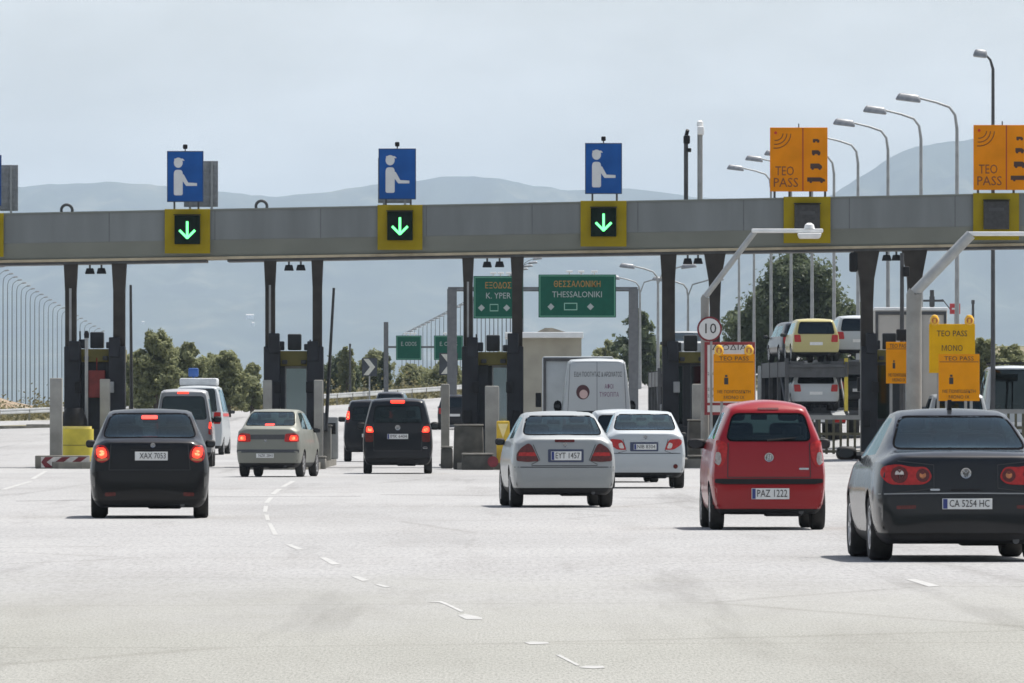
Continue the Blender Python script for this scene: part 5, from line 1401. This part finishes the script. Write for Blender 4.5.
def road_mat(name):
    """worn pale paving; older beige asphalt up to about 75 m, its edge ragged and gradual"""
    m, nt, b = nodes_mat(name); tc = nt.nodes.new('ShaderNodeTexCoord').outputs['Object']
    def paving(c0, c1, grain, speck):
        big = nz(nt, tc, .11, 6, .6, (1, .35, 1)); base = ramp(nt, big.outputs['Fac'], [(.33, c0), (.67, c1)]).outputs['Color']
        g = nz(nt, tc, grain, 5, .85, (1, .07, 1)); gr = ramp(nt, g.outputs['Fac'], [(.34, (1 - speck,) * 3), (.50, (1, 1, 1)), (.66, (1 + speck * .5,) * 3)]).outputs['Color']
        return mixc(nt, 1., base, gr, 'MULTIPLY'), g
    far, g1 = paving((.275, .275, .273), (.325, .325, .322), 20, .30)
    near, g2 = paving((.246, .247, .224), (.288, .288, .266), 60, .46)
    sx = nt.nodes.new('ShaderNodeSeparateXYZ'); nt.links.new(tc, sx.inputs[0])
    wob = nz(nt, tc, .35, 7, .7, (1, .3, 1))
    ma = nt.nodes.new('ShaderNodeMath'); ma.operation = 'MULTIPLY_ADD'; ma.inputs[1].default_value = 34; nt.links.new(wob.outputs['Fac'], ma.inputs[0]); nt.links.new(sx.outputs['Y'], ma.inputs[2])
    mr = nt.nodes.new('ShaderNodeMapRange'); mr.inputs['From Min'].default_value = 78; mr.inputs['From Max'].default_value = 104; nt.links.new(ma.outputs[0], mr.inputs['Value'])
    c = mixc(nt, mr.outputs['Result'], near, far)
    st = nz(nt, tc, .5, 6, .68, (1.0, .06, 1)); c = mixc(nt, .75, c, ramp(nt, st.outputs['Fac'], [(.32, (.84, .83, .82)), (.46, (1, 1, 1))]).outputs['Color'], 'MULTIPLY')
    tr_ = nz(nt, tc, .8, 5, .7, (.22, .03, 1)); c = mixc(nt, .6, c, ramp(nt, tr_.outputs['Fac'], [(.36, (.86, .85, .84)), (.50, (1, 1, 1)), (.70, (1.06, 1.06, 1.06))]).outputs['Color'], 'MULTIPLY')
    oil = nz(nt, tc, .35, 4, .6, (2.2, .06, 1)); c = mixc(nt, .5, c, ramp(nt, oil.outputs['Fac'], [(.32, (.62, .61, .6)), (.42, (1, 1, 1))]).outputs['Color'], 'MULTIPLY')
    vo = nt.nodes.new('ShaderNodeTexVoronoi'); vo.feature = 'DISTANCE_TO_EDGE'; vo.inputs['Scale'].default_value = .11
    wn = nz(nt, tc, .5, 5, .65); ad = nt.nodes.new('ShaderNodeMixRGB'); ad.inputs['Fac'].default_value = .25
    nt.links.new(tc, ad.inputs['Color1']); nt.links.new(wn.outputs['Color'], ad.inputs['Color2']); nt.links.new(ad.outputs['Color'], vo.inputs['Vector'])
    c = mixc(nt, .35, c, ramp(nt, vo.outputs['Distance'], [(.0, (.55, .53, .5)), (.010, (1, 1, 1))]).outputs['Color'], 'MULTIPLY')
    nt.links.new(c, b.inputs['Base Color']); b.inputs['Roughness'].default_value = .92; b.inputs['Specular IOR Level'].default_value = .2
    bp = nt.nodes.new('ShaderNodeBump'); bp.inputs['Strength'].default_value = .4; bp.inputs['Distance'].default_value = .01
    nt.links.new(g2.outputs['Fac'], bp.inputs['Height']); nt.links.new(bp.outputs['Normal'], b.inputs['Normal'])
    return m
ROADC = road_mat('worn_road')
m, nt, b = nodes_mat('dry_ground'); tc = nt.nodes.new('ShaderNodeTexCoord').outputs['Object']
n1 = nz(nt, tc, .09, 8, .65); n2 = nz(nt, tc, 1.3, 6, .7)
c = ramp(nt, n1.outputs['Fac'], [(.35, (.075, .085, .035)), (.5, (.16, .14, .075)), (.66, (.25, .20, .13))]).outputs['Color']
c = mixc(nt, .5, c, ramp(nt, n2.outputs['Fac'], [(.3, (.5, .55, .4)), (.7, (1, 1, 1))]).outputs['Color'], 'MULTIPLY')
nt.links.new(c, b.inputs['Base Color']); b.inputs['Roughness'].default_value = .95
DRY = m
ysd = [-1900, -1200, -700, -400, -250, -160, -100] + [-60 + 20 * k for k in range(15)] + [240 + 8 * k for k in range(90)] + [960, 1000, 1060, 1140, 1250, 1400, 1600, 1900, 2300, 2800, 3400, 4200, 5200, 6300, 7500, 9000, 11000, 14000, 19000, 26000]
grid_sheet('ground', lambda y: [lerp(-1, 1, k / 60) * (90 + abs(y) * (.2 if y > 0 else .7)) for k in range(61)], ysd, lambda x, y: zt(x, y) - (.06 if y < 760 else .0), DRY)
ry = [-1300, -600, -300, -150, -100, -75] + [-60 + 15 * k for k in range(20)] + [240 + 8 * k for k in range(72)]
def lft(y): return interp([(-1300, -13), (-150, -13), (-20, -30), (60, -75)], y) if y < 60 else -75 if y < 545 else interp([(545, -44.0), (560, -31.4), (592, -18.3), (612, -11.4), (640, -4.6), (685, 4.5), (740, 14.5), (810, 26.5)], y)
def rgt(y): return interp([(-1300, 13), (-150, 13), (-20, 30), (60, 60), (330, 60), (440, 26), (560, 11.6), (600, 16), (640, 19.5), (690, 23.5), (740, 27), (810, 34)], y)
grid_sheet('road', lambda y: [lerp(lft(y), rgt(y), k / 30) for k in range(31)], ry, lambda x, y: zt(x, y), ROADC)
# dashes, each its own patch of worn paint
m, nt, b = nodes_mat('worn_road_paint'); tc = nt.nodes.new('ShaderNodeTexCoord').outputs['Object']
n1 = nz(nt, tc, 3.0, 6, .75)
nt.links.new(ramp(nt, n1.outputs['Fac'], [(.40, (.29, .29, .28)), (.62, (.40, .40, .39))]).outputs['Color'], b.inputs['Base Color']); b.inputs['Roughness'].default_value = .8
PAINT = m
# what is left of the lane line: short dashes far off, worn fragments of longer ones close by (outlines given as photo points)
MARKS = [[(291, 481), (296, 481), (285, 487), (280, 487)], [(277, 489), (282, 489), (275, 494.5), (270, 494.5)], [(269, 497.5), (273.5, 497.5), (268.5, 503), (264, 503)],
         [(264, 506), (268, 506), (267, 512), (263, 512)], [(264.5, 515), (268.5, 515), (270, 520.5), (266, 520.5)], [(267.5, 523.5), (271.5, 523.5), (278, 535), (273, 535)],
         [(285, 544.5), (291, 544.5), (304, 549.5), (297, 550)], [(319, 557.6), (326, 557.6), (340, 564.3), (332, 565)], [(351, 576.5), (358, 576.5), (370, 580.6), (362, 581.4)], [(374, 584.4), (380, 584.4), (391, 587), (385, 587.8)],
         [(426, 602.3), (441, 601.3), (446, 603), (464, 611.5), (461, 612.3), (444, 604.3), (439, 602.7)], [(458, 615.8), (465, 614.2), (482, 617.8), (482, 619.8), (466, 619.6)],
         [(524, 642.6), (531, 641.8), (548, 642.4), (549, 644), (530, 644.8)], [(593, 669), (578, 667.8), (586, 666), (603, 666.2), (605, 668.2)], [(556, 655.5), (560, 655), (580, 665.6), (577, 666.2)],
         [(44, 471), (48, 471), (35, 479), (30, 479)], [(28, 481.5), (33, 481.5), (6, 489.6), (0, 489.6)], [(905, 579.4), (915, 579.2), (940, 586.2), (929, 587)]]
for pl in MARKS:
    m = MB(); m.bm.faces.new([m.bm.verts.new((X_(a, DG(b_)), DG(b_), .003)) for a, b_ in pl])
    bmesh.ops.triangulate(m.bm, faces=m.bm.faces[:])
    o = m.build('road_marking', PAINT); o['kind'] = 'structure'
# raised median kerb and dark grass strip at the far left
m = MB()
for k in range(12):
    xa, xb = lerp(-64, -23, k / 12), lerp(-64, -23, (k + 1) / 12); ya, yb = lerp(462, 492, k / 12), lerp(462, 492, (k + 1) / 12)
    for (x, y), (x2, y2) in (((xa, ya), (xb, yb)),):
        m.prism([(x, y), (x2, y2), (x2, y2 + 1.2), (x, y + 1.2)], zt(x, y) - .3, zt(x, y) + .22, 'xy')
o = m.build('kerb', M_KERB); o['kind'] = 'structure'
bm = bmesh.new(); rows = []
for k in range(14):
    x = lerp(-66, -24, k / 13); y = lerp(463.5, 493, k / 13)
    rows.append([bm.verts.new((x + d * .1, y + d, zt(x, y + d) + .05 + .1 * (0 < d < 12))) for d in (0, 3, 8, 14)])
for A, B in zip(rows, rows[1:]):
    for i in range(3): bm.faces.new((A[i], B[i], B[i + 1], A[i + 1]))
o = mk('median_ground', bm, DRY); o['kind'] = 'structure'
# tar seams across the lanes
M_SEAM = mat('tar_seam', (.15, .147, .142), .7, var=.4, scale=1.5)
random.seed(11)
for k, (px0, px1, py) in enumerate(((205, 360, 496.5), (380, 500, 495), (20, 90, 500.5), (620, 700, 498))):
    D0 = DG(py); pts = []
    n = 24; m = MB(); row = []
    for q in range(n + 1):
        x = lerp(X_(px0, D0), X_(px1, D0), q / n); y = D0 + 2.0 * noise.noise(Vector((x * .5, k * 3.1, 0))); w = max(.02, (.35 + .5 * noise.noise(Vector((x * .9, k, 5)))) * D0 / 170)
        row.append((m.bm.verts.new((x, y - w * .5, .0025)), m.bm.verts.new((x, y + w * .5, .0025))))
    for A, B in zip(row, row[1:]): m.bm.faces.new((A[0], B[0], B[1], A[1]))
    o = m.build('road_seam', M_SEAM); o['kind'] = 'structure'

# ------------------------------------------------------------------ hills and far plain
def ridge_obj(name, D, prof, depth, m, amp, seed, front=.55, x0=-900, x1=1900, n=330):
    bm = bmesh.new(); rows = []
    for j in range(36):
        v = j / 35; Y = D - depth * front + depth * v * 1.0; row = []
        for i in range(n + 1):
            px = lerp(x0, x1, i / n); zr = Z_(interp(prof, px) + 2.2 * noise.fractal(Vector((px * .035 + seed * 7, seed, 0)), .8, 2., 5), D); X = X_(px, D) * lerp(1., Y / D, .5)
            s = sstep(0, front, v) if v < front else 1 - .6 * sstep(front, 1, v)
            q = noise.fractal(Vector((X * .0017 + seed, Y * .0011, seed)), .9, 2.1, 6)
            rd = 1 - abs(noise.fractal(Vector((X * .0034 + seed * 2, Y * .0009, 3 + seed)), .8, 2., 5))
            z = -2 + (zr + 2) * s * (1 if s > .985 else (.80 + .2 * rd)) + amp * q * (s * (1 - s) * 3 + .08)
            row.append(bm.verts.new((X, Y, z)))
        rows.append(row)
    for A, B in zip(rows, rows[1:]):
        for i in range(n): bm.faces.new((A[i], A[i + 1], B[i + 1], B[i]))
    bv = BVHTree.FromBMesh(bm)
    o = mk(name, bm, m, smooth=80); o['kind'] = 'structure'
    return bv
m, nt, b = nodes_mat('hill_cover'); tc = nt.nodes.new('ShaderNodeTexCoord').outputs['Object']
n1 = nz(nt, tc, .0046, 9, .68); n2 = nz(nt, tc, .024, 6, .7)
c = ramp(nt, n1.outputs['Fac'], [(.38, (.008, .018, .014)), (.54, (.035, .05, .032)), (.70, (.15, .14, .095))]).outputs['Color']
c = mixc(nt, .6, c, ramp(nt, n2.outputs['Fac'], [(.35, (.45, .5, .45)), (.65, (1, 1, 1))]).outputs['Color'], 'MULTIPLY')
nt.links.new(c, b.inputs['Base Color']); b.inputs['Roughness'].default_value = .95
HILL = m
MT = ridge_obj('mountain_range', 20500, [(-900, 215), (-600, 190), (-350, 204), (-60, 196), (0, 191), (50, 186), (105, 184), (150, 187), (215, 191), (250, 197), (290, 197), (335, 192), (400, 185), (440, 179), (465, 177), (500, 180), (535, 187), (570, 191), (610, 189), (650, 193), (700, 201), (760, 199), (840, 196), (1090, 190), (1900, 215)], 10500, HILL, 80, 1.3)
HT = ridge_obj('hill', 19000, [(560, 415), (640, 330), (720, 240), (790, 205), (830, 196), (860, 178), (890, 158), (915, 148), (945, 143), (985, 140), (1030, 139), (1100, 146), (1350, 172), (1900, 230)], 8600, HILL, 64, 4.7, x0=560, x1=1900, n=200)
# small pale houses far off on the plain
M_HOUSE = mat('house_lime_wash', (.75, .74, .72), .7, var=.08); M_TILE = mat('house_roof_tile', (.60, .55, .5), .8, var=.2)
for px, py, Y, s, lb in ((143, 324, 0, .4, 'tiny white house above the left trees'), (253, 325.5, 0, .45, 'tiny bright white house above the gap left of the second booth'), (250, 318, 0, .5, 'long low white shed on the far plain'), (943, 346, 0, .9, 'tiny white house at the foot of the right-hand hill')):
    d_ = Vector(((px - CX) / F, 1, (YH - py) / F)).normalized()
    hs = [q for q in (bv_.ray_cast(Vector((0, 0, H0)), d_)[0] for bv_ in (MT, HT)) if q]
    hp_ = min(hs, key=lambda q: q.y) if hs else at(px, py, 9000)
    x, Y, z = hp_; s *= Y / 2300
    t = thing('far_house', lb, 'house', (x, Y, z))
    w, h = 1.6 * s * (2.4 if 'long' in lb else 1), 1.5 * s
    MB().b2(-w / 2, w / 2, -1 * s, 1 * s, -3., h).build('wall', M_HOUSE, t)
    MB().prism([(-1.1 * s, h + .002), (1.1 * s, h + .002), (0, h + .5 * s)], -w / 2 - .2, w / 2 + .2, 'yz').build('roof', M_TILE, t)
    MB().b2(-.15 * s, .15 * s, -1.03 * s, -1.002 * s, h * .4, h * .75).build('window', M_BOOTHD, t)
# unseen hills and trees added behind the camera for the cars' bodywork to mirror
bm = bmesh.new(); rows = []
for j in range(12):
    row = []
    for i in range(60):
        X = lerp(-2200, 2200, i / 59); Y = -1000 - j * 90
        row.append(bm.verts.new((X, Y, -2 + sstep(0, .8, j / 11) * (150 + 80 * noise.noise(Vector((X * .0016, 2.2, 0)))) + 14 * noise.noise(Vector((X * .012, Y * .012, 1))) * (j > 0))))
    rows.append(row)
for A, B in zip(rows, rows[1:]):
    for i in range(59): bm.faces.new((A[i], A[i + 1], B[i + 1], B[i]))
o = mk('hill', bm, HILL, smooth=80); o['kind'] = 'structure'
# earth bank with a brown crest at the far left
bm = bmesh.new(); rows = []
for j in range(14):
    Y = 640 + j * 8; row = []
    for i in range(40):
        X = lerp(-85, -33, i / 39); s = sstep(0, .45, j / 13) * (1 - .8 * sstep(.6, 1, j / 13)) * (1 - sstep(.72, 1, i / 39))
        row.append(bm.verts.new((X, Y, zt(X, Y) - .2 + s * (Z_(373, 680) - zt(X, 680)) + .25 * noise.noise(Vector((X * .3, Y * .2, 0))))))
    rows.append(row)
for A, B in zip(rows, rows[1:]):
    for i in range(39): bm.faces.new((A[i], A[i + 1], B[i + 1], B[i]))
m, nt, b = nodes_mat('bare_earth'); tc = nt.nodes.new('ShaderNodeTexCoord').outputs['Object']
n1 = nz(nt, tc, .35, 7, .65, (.4, 1, 3))
nt.links.new(ramp(nt, n1.outputs['Fac'], [(.34, (.09, .085, .04)), (.5, (.20, .135, .08)), (.68, (.33, .28, .2))]).outputs['Color'], b.inputs['Base Color']); b.inputs['Roughness'].default_value = .95
o = mk('embankment', bm, m, smooth=60); o['kind'] = 'structure'

# ------------------------------------------------------------------ trees and scrub
def leaf_mat(name, a, b_, c_):
    m, nt, b = nodes_mat(name); tc = nt.nodes.new('ShaderNodeTexCoord').outputs['Object']
    n1 = nz(nt, tc, .9, 5, .7)
    nt.links.new(ramp(nt, n1.outputs['Fac'], [(.36, a), (.52, b_), (.66, c_)]).outputs['Color'], b.inputs['Base Color'])
    b.inputs['Roughness'].default_value = .6; b.inputs['Specular IOR Level'].default_value = .3
    tr = nt.nodes.new('ShaderNodeBsdfTranslucent'); tr.inputs['Color'].default_value = (*[min(1, q * 1.4) for q in c_], 1)
    ms = nt.nodes.new('ShaderNodeMixShader'); ms.inputs['Fac'].default_value = .38
    nt.links.new(b.outputs[0], ms.inputs[1]); nt.links.new(tr.outputs[0], ms.inputs[2]); nt.links.new(ms.outputs[0], nt.nodes['Material Output'].inputs['Surface'])
    return m
L_OLIVE = leaf_mat('olive_leaves', (.12, .135, .065), (.18, .195, .09), (.235, .245, .13))
L_DARK = leaf_mat('dark_leaves', (.045, .063, .034), (.075, .10, .052), (.11, .135, .075))
L_SCRUB = leaf_mat('scrub_leaves', (.05, .055, .02), (.10, .095, .04), (.17, .15, .075))
M_BARK = mat('bark', (.085, .065, .048), .9, var=.35, scale=3)
def tree(name, label, px0, px1, ptop, Y, lm, cat='tree', group=None, n=15000, leaf=.20, lobes=13, seed=1, pbase=None, trunk=True, low=.12):
    rnd_ = random.Random(seed); xc = X_((px0 + px1) / 2, Y); W = X_(px1, Y) - X_(px0, Y)
    zb = (Z_(pbase, Y) if pbase else zt(xc, Y)) ; zt_ = Z_(ptop, Y); H = zt_ - zb
    t = thing(name, label, cat, (xc, Y, zb), group=group)
    C = []
    for k in range(lobes):
        f = (k + .5) / lobes; z = H * lerp(low + .08, .86, f); env = math.sin(math.pi * clamp(lerp(.22, .93, f), 0, 1)) ** .7
        a = rnd_.uniform(0, 6.28); rr = W * .5 * env * rnd_.uniform(.2, .72)
        C.append((Vector((rr * math.cos(a) * (1 if k % 2 else -1), rr * math.sin(a) * .8, z)), min(W, H * 1.3) * rnd_.uniform(.19, .29) * (.6 + .5 * env)))
    C.append((Vector((rnd_.uniform(-.1, .1) * W, 0, H * .88)), W * .15))
    for sg in (-1, 1):
        C.append((Vector((sg * W * .33, 0, H * rnd_.uniform(.30, .5))), W * .19))
        C.append((Vector((sg * W * rnd_.uniform(.15, .36), 0, H * rnd_.uniform(.10, .22))), W * .17))
    if trunk:
        m = MB(); top = Vector((rnd_.uniform(-.05, .05) * W, 0, H * .72))
        m.tube([(0, 0, -.3), (top.x * .3, 0, H * .25), (top.x * .7, .1, H * .5), top], [W * .035 + .06, W * .028 + .04, W * .018 + .03, .03], 8)
        for c, r in C[:7]:
            s_ = Vector((top.x * .5, 0, clamp(c.z * .55, .2 * H, .6 * H))); m.tube([s_, s_.lerp(c, .5) + Vector((0, 0, .1)), c], [W * .014 + .02, W * .009 + .015, .012], 6)
        m.build('trunk', M_BARK, t, 50)
    bm = bmesh.new()
    sub = []
    for c, r in C:
        for q in range(10):
            d = Vector((rnd_.gauss(0, 1), rnd_.gauss(0, 1), rnd_.gauss(0, 1))).normalized() * r * rnd_.uniform(.4, 1.05); sub.append((c + d, r * rnd_.uniform(.20, .5)))
    for i in range(n):
        c, r = sub[rnd_.randrange(len(sub))]
        d = Vector((rnd_.gauss(0, 1), rnd_.gauss(0, 1), rnd_.gauss(0, .9)))
        d *= r * .62 * min(1, 1.55 / max(d.length, .01))
        if i % 7 == 0: d *= 1.35
        p = c + d
        if p.z < .05: p.z = abs(p.z) * .5 + .05
        nn = (d.normalized() + Vector((rnd_.gauss(0, .6), rnd_.gauss(0, .6), rnd_.gauss(0, .6) + .3))).normalized()
        u = nn.orthogonal().normalized(); v = nn.cross(u); a = rnd_.uniform(0, 6.28); u, v = u * math.cos(a) + v * math.sin(a), v * math.cos(a) - u * math.sin(a)
        s = leaf * rnd_.uniform(.6, 1.3)
        bm.faces.new([bm.verts.new(p + u * s * .6), bm.verts.new(p + v * s * .35 + nn * s * .1), bm.verts.new(p - u * s * .6), bm.verts.new(p - v * s * .35 + nn * s * .1)])
    mk('crown', bm, lm, t, recalc=False)
gl = 'trees behind the left booths'
TR = [(128, 185, 328, 500, 'tallest bushy olive-green tree right of the leftmost booth'), (168, 212, 340, 520, 'round olive tree behind the white service van'), (205, 252, 349, 515, 'low spreading olive tree left of the second booth'), (236, 268, 362, 530, 'small olive bush tree against the second booth'), (112, 150, 352, 540, 'small tree behind the leftmost booth'), (150, 200, 346, 545, 'tree filling the gap behind the two tallest left trees'), (188, 240, 357, 540, 'low tree behind the white service van roof sign')]
for k, (a, b_, tp, Y, lb) in enumerate(TR): tree('broadleaf_tree', lb, a, b_, tp, Y, L_OLIVE, group=gl, seed=20 + k, pbase=412)
TR = [(296, 332, 356, 660, 'dark tree right of the second booth'), (322, 362, 350, 650, 'darkest tree of the middle clump'), (352, 396, 352, 670, 'tree behind the first arrow board'), (338, 356, 344, 640, 'narrow pointed tree in the middle clump'), (378, 391, 348, 655, 'narrow pointed tree beside the small green sign'), (394, 436, 366, 690, 'low bush right of the small green sign'), (424, 470, 362, 680, 'low bush behind the second arrow board'), (474, 522, 356, 690, 'tree behind the third booth')]
for k, (a, b_, tp, Y, lb) in enumerate(TR): tree('broadleaf_tree', lb, a, b_, tp, Y, L_DARK if k in (0, 1, 4) else L_OLIVE, group='trees beyond the far guard rail', seed=40 + k, pbase=398, n=9000)
tree('poplar_tree', 'feathery tree with a pointed top right of the large green sign', 610, 662, 308, 610, L_DARK, seed=61, pbase=386, n=3200, leaf=.34, lobes=12)
tree('broadleaf_tree', 'lower bush left of the feathery tree', 592, 628, 342, 640, L_OLIVE, seed=62, pbase=386)
tree('broadleaf_tree', 'bush between the fourth booth and the feathery tree', 640, 672, 345, 640, L_OLIVE, seed=63, pbase=386)
tree('broadleaf_tree', 'huge round dark tree above the car carrier', 726, 856, 257, 560, L_DARK, seed=65, pbase=378, n=42000, leaf=.26, lobes=34)
tree('broadleaf_tree', 'dark tree at the left foot of the huge round tree', 716, 760, 306, 575, L_DARK, seed=66, pbase=376, n=3600, leaf=.34)
tree('broadleaf_tree', 'dark tree at the right foot of the huge round tree', 826, 884, 312, 570, L_DARK, seed=67, pbase=376, n=3600, leaf=.34)
for k, (a, b_, tp, lb) in enumerate(((962, 1000, 336, 'olive bush right of the short dark pole'), (990, 1040, 346, 'olive bush at the right edge above the white van'), (940, 970, 352, 'olive bush behind the yellow panels'))): tree('broadleaf_tree', lb, a, b_, tp, 470, L_OLIVE, seed=80 + k, pbase=400)
# scrub that nobody could count
def scrub(name, label, area, n, lm, seed, hmax=1.2, leaf=.22):
    rnd_ = random.Random(seed); bm = bmesh.new()
    for i in range(n):
        x, y = area(rnd_); h = hmax * rnd_.uniform(.3, 1.) * (.5 + abs(noise.noise(Vector((x * .25, y * .12, seed)))) * 1.4); z0 = zt(x, y)
        for q in range(22):
            p = Vector((x + rnd_.gauss(0, .35), y + rnd_.gauss(0, .35), z0 + abs(rnd_.gauss(0, .5)) * h))
            nn = Vector((rnd_.gauss(0, 1), rnd_.gauss(0, 1), rnd_.gauss(0, 1))).normalized(); u = nn.orthogonal().normalized(); v = nn.cross(u); s = leaf * rnd_.uniform(.6, 1.3)
            bm.faces.new([bm.verts.new(p + u * s * .6), bm.verts.new(p + v * s * .35), bm.verts.new(p - u * s * .6), bm.verts.new(p - v * s * .35)])
    o = mk(name, bm, lm, recalc=False); o['kind'] = 'stuff'; o['label'] = label; o['category'] = 'scrub'
def ar1(r):
    y = r.uniform(575, 690); return (lft(y) - 1.0 - r.random() ** 1.5 * 22, y)
scrub('scrub', 'dry olive scrub beyond the far guard rail', ar1, 900, L_SCRUB, 5, 1.4)
def ar2(r):
    y = r.uniform(560, 650); return (rgt(y) + .8 + r.random() * 12, y)
scrub('scrub', 'grassy scrub at the foot of the dark trees behind the carrier', ar2, 420, L_SCRUB, 6, .9)
def ar3(r):
    y = r.uniform(600, 660); return (-62 + r.random() * 30, y)
scrub('scrub', 'scrub below the brown bank at the left edge', ar3, 420, L_SCRUB, 8, 1.6)

def ar4(r):
    y = r.uniform(-420, -120); return (r.choice((-1, 1)) * (26 + r.random() ** 1.3 * 200), y)
scrub('added_wood', 'unseen wood behind the camera', ar4, 1500, L_DARK, 12, 9., 1.6)  # unseen trees added to put a dark band into the car reflections

# ------------------------------------------------------------------ air, sky, sun, camera

bm = MB().b2(-5600, 5600, -2400, 27500, -3.4, 690).bm
m = bpy.data.materials.new('hazy_air'); m.use_nodes = True; nt = m.node_tree; nt.nodes.remove(nt.nodes['Principled BSDF'])
pv = nt.nodes.new('ShaderNodeVolumePrincipled'); pv.inputs['Density'].default_value = HAZE_D; pv.inputs['Color'].default_value = (.66, .82, .98, 1); pv.inputs['Anisotropy'].default_value = 0.
nt.links.new(pv.outputs[0], nt.nodes['Material Output'].inputs['Volume'])
o = mk('haze', bm, m); o['kind'] = 'stuff'; o['label'] = 'pale bluish haze over the road and hills'

EL, AZ = R(64), R(50)       # the sun stands ahead and to the right
W_ = bpy.data.worlds.new('World'); SC.world = W_; W_.use_nodes = True
nt = W_.node_tree; bg = nt.nodes['Background']
sky = nt.nodes.new('ShaderNodeTexSky'); sky.sky_type = 'NISHITA'; sky.sun_disc = False; sky.sun_elevation = EL; sky.sun_rotation = AZ
sky.air_density = 1.0; sky.dust_density = 3.0; sky.ozone_density = 1.0; sky.altitude = 0
tcw = nt.nodes.new('ShaderNodeTexCoord').outputs['Generated']
n1 = nz(nt, tcw, 22, 8, .62, (1, 1, 3.0)); n2 = nz(nt, tcw, 3, 4, .5, (1, 1, 3))
cl = ramp(nt, n1.outputs['Fac'], [(.38, (0, 0, 0)), (.68, (1, 1, 1))]).outputs['Color']
sxw = nt.nodes.new('ShaderNodeSeparateXYZ'); nt.links.new(tcw, sxw.inputs[0])
hzw = nt.nodes.new('ShaderNodeMapRange'); hzw.inputs['From Min'].default_value = .10; hzw.inputs['From Max'].default_value = .60; hzw.inputs['To Min'].default_value = 1.; hzw.inputs['To Max'].default_value = .12; nt.links.new(sxw.outputs['Z'], hzw.inputs['Value'])
ma_ = nt.nodes.new('ShaderNodeMath'); ma_.operation = 'MULTIPLY_ADD'; ma_.inputs[1].default_value = .34; ma_.inputs[2].default_value = .60; nt.links.new(cl, ma_.inputs[0])
mm_ = nt.nodes.new('ShaderNodeMath'); mm_.operation = 'MULTIPLY'; nt.links.new(ma_.outputs[0], mm_.inputs[0]); nt.links.new(hzw.outputs['Result'], mm_.inputs[1])
cc_ = mixc(nt, mm_.outputs[0], sky.outputs['Color'], CLOUD)
nt.links.new(cc_, bg.inputs['Color']); bg.inputs['Strength'].default_value = SKY_S
sl = bpy.data.lights.new('sun', 'SUN'); sl.energy = SUN_S; sl.angle = R(.5); sl.color = (1, .96, .90)
so = bpy.data.objects.new('sun', sl); COL.objects.link(so)
sd = Vector((math.cos(EL) * math.sin(AZ), math.cos(EL) * math.cos(AZ), math.sin(EL)))
so.rotation_euler = (-sd).to_track_quat('-Z', 'Y').to_euler(); so.location = (60, 60, 150)
cam = bpy.data.cameras.new('camera'); cam.sensor_width = 36; cam.lens = F / 1024 * 36; cam.shift_y = (YH - 341.5) / 1024
cam.clip_start = 1; cam.clip_end = 60000
cam.dof.use_dof = False
co = bpy.data.objects.new('camera', cam); COL.objects.link(co); co.location = (0, 0, H0); co.rotation_euler = (R(90), 0, 0)
SC.camera = co
SC.view_settings.view_transform = 'Standard'; SC.view_settings.look = 'None'; SC.view_settings.gamma = 1; SC.view_settings.exposure = EXPO
cy = SC.cycles
cy.max_bounces = 8; cy.diffuse_bounces = 3; cy.glossy_bounces = 4; cy.transparent_max_bounces = 16; cy.volume_bounces = 0; cy.transmission_bounces = 4
cy.filter_width = 1.6; cy.use_denoising = True; cy.caustics_reflective = False; cy.caustics_refractive = False
cy.sample_clamp_indirect = 6
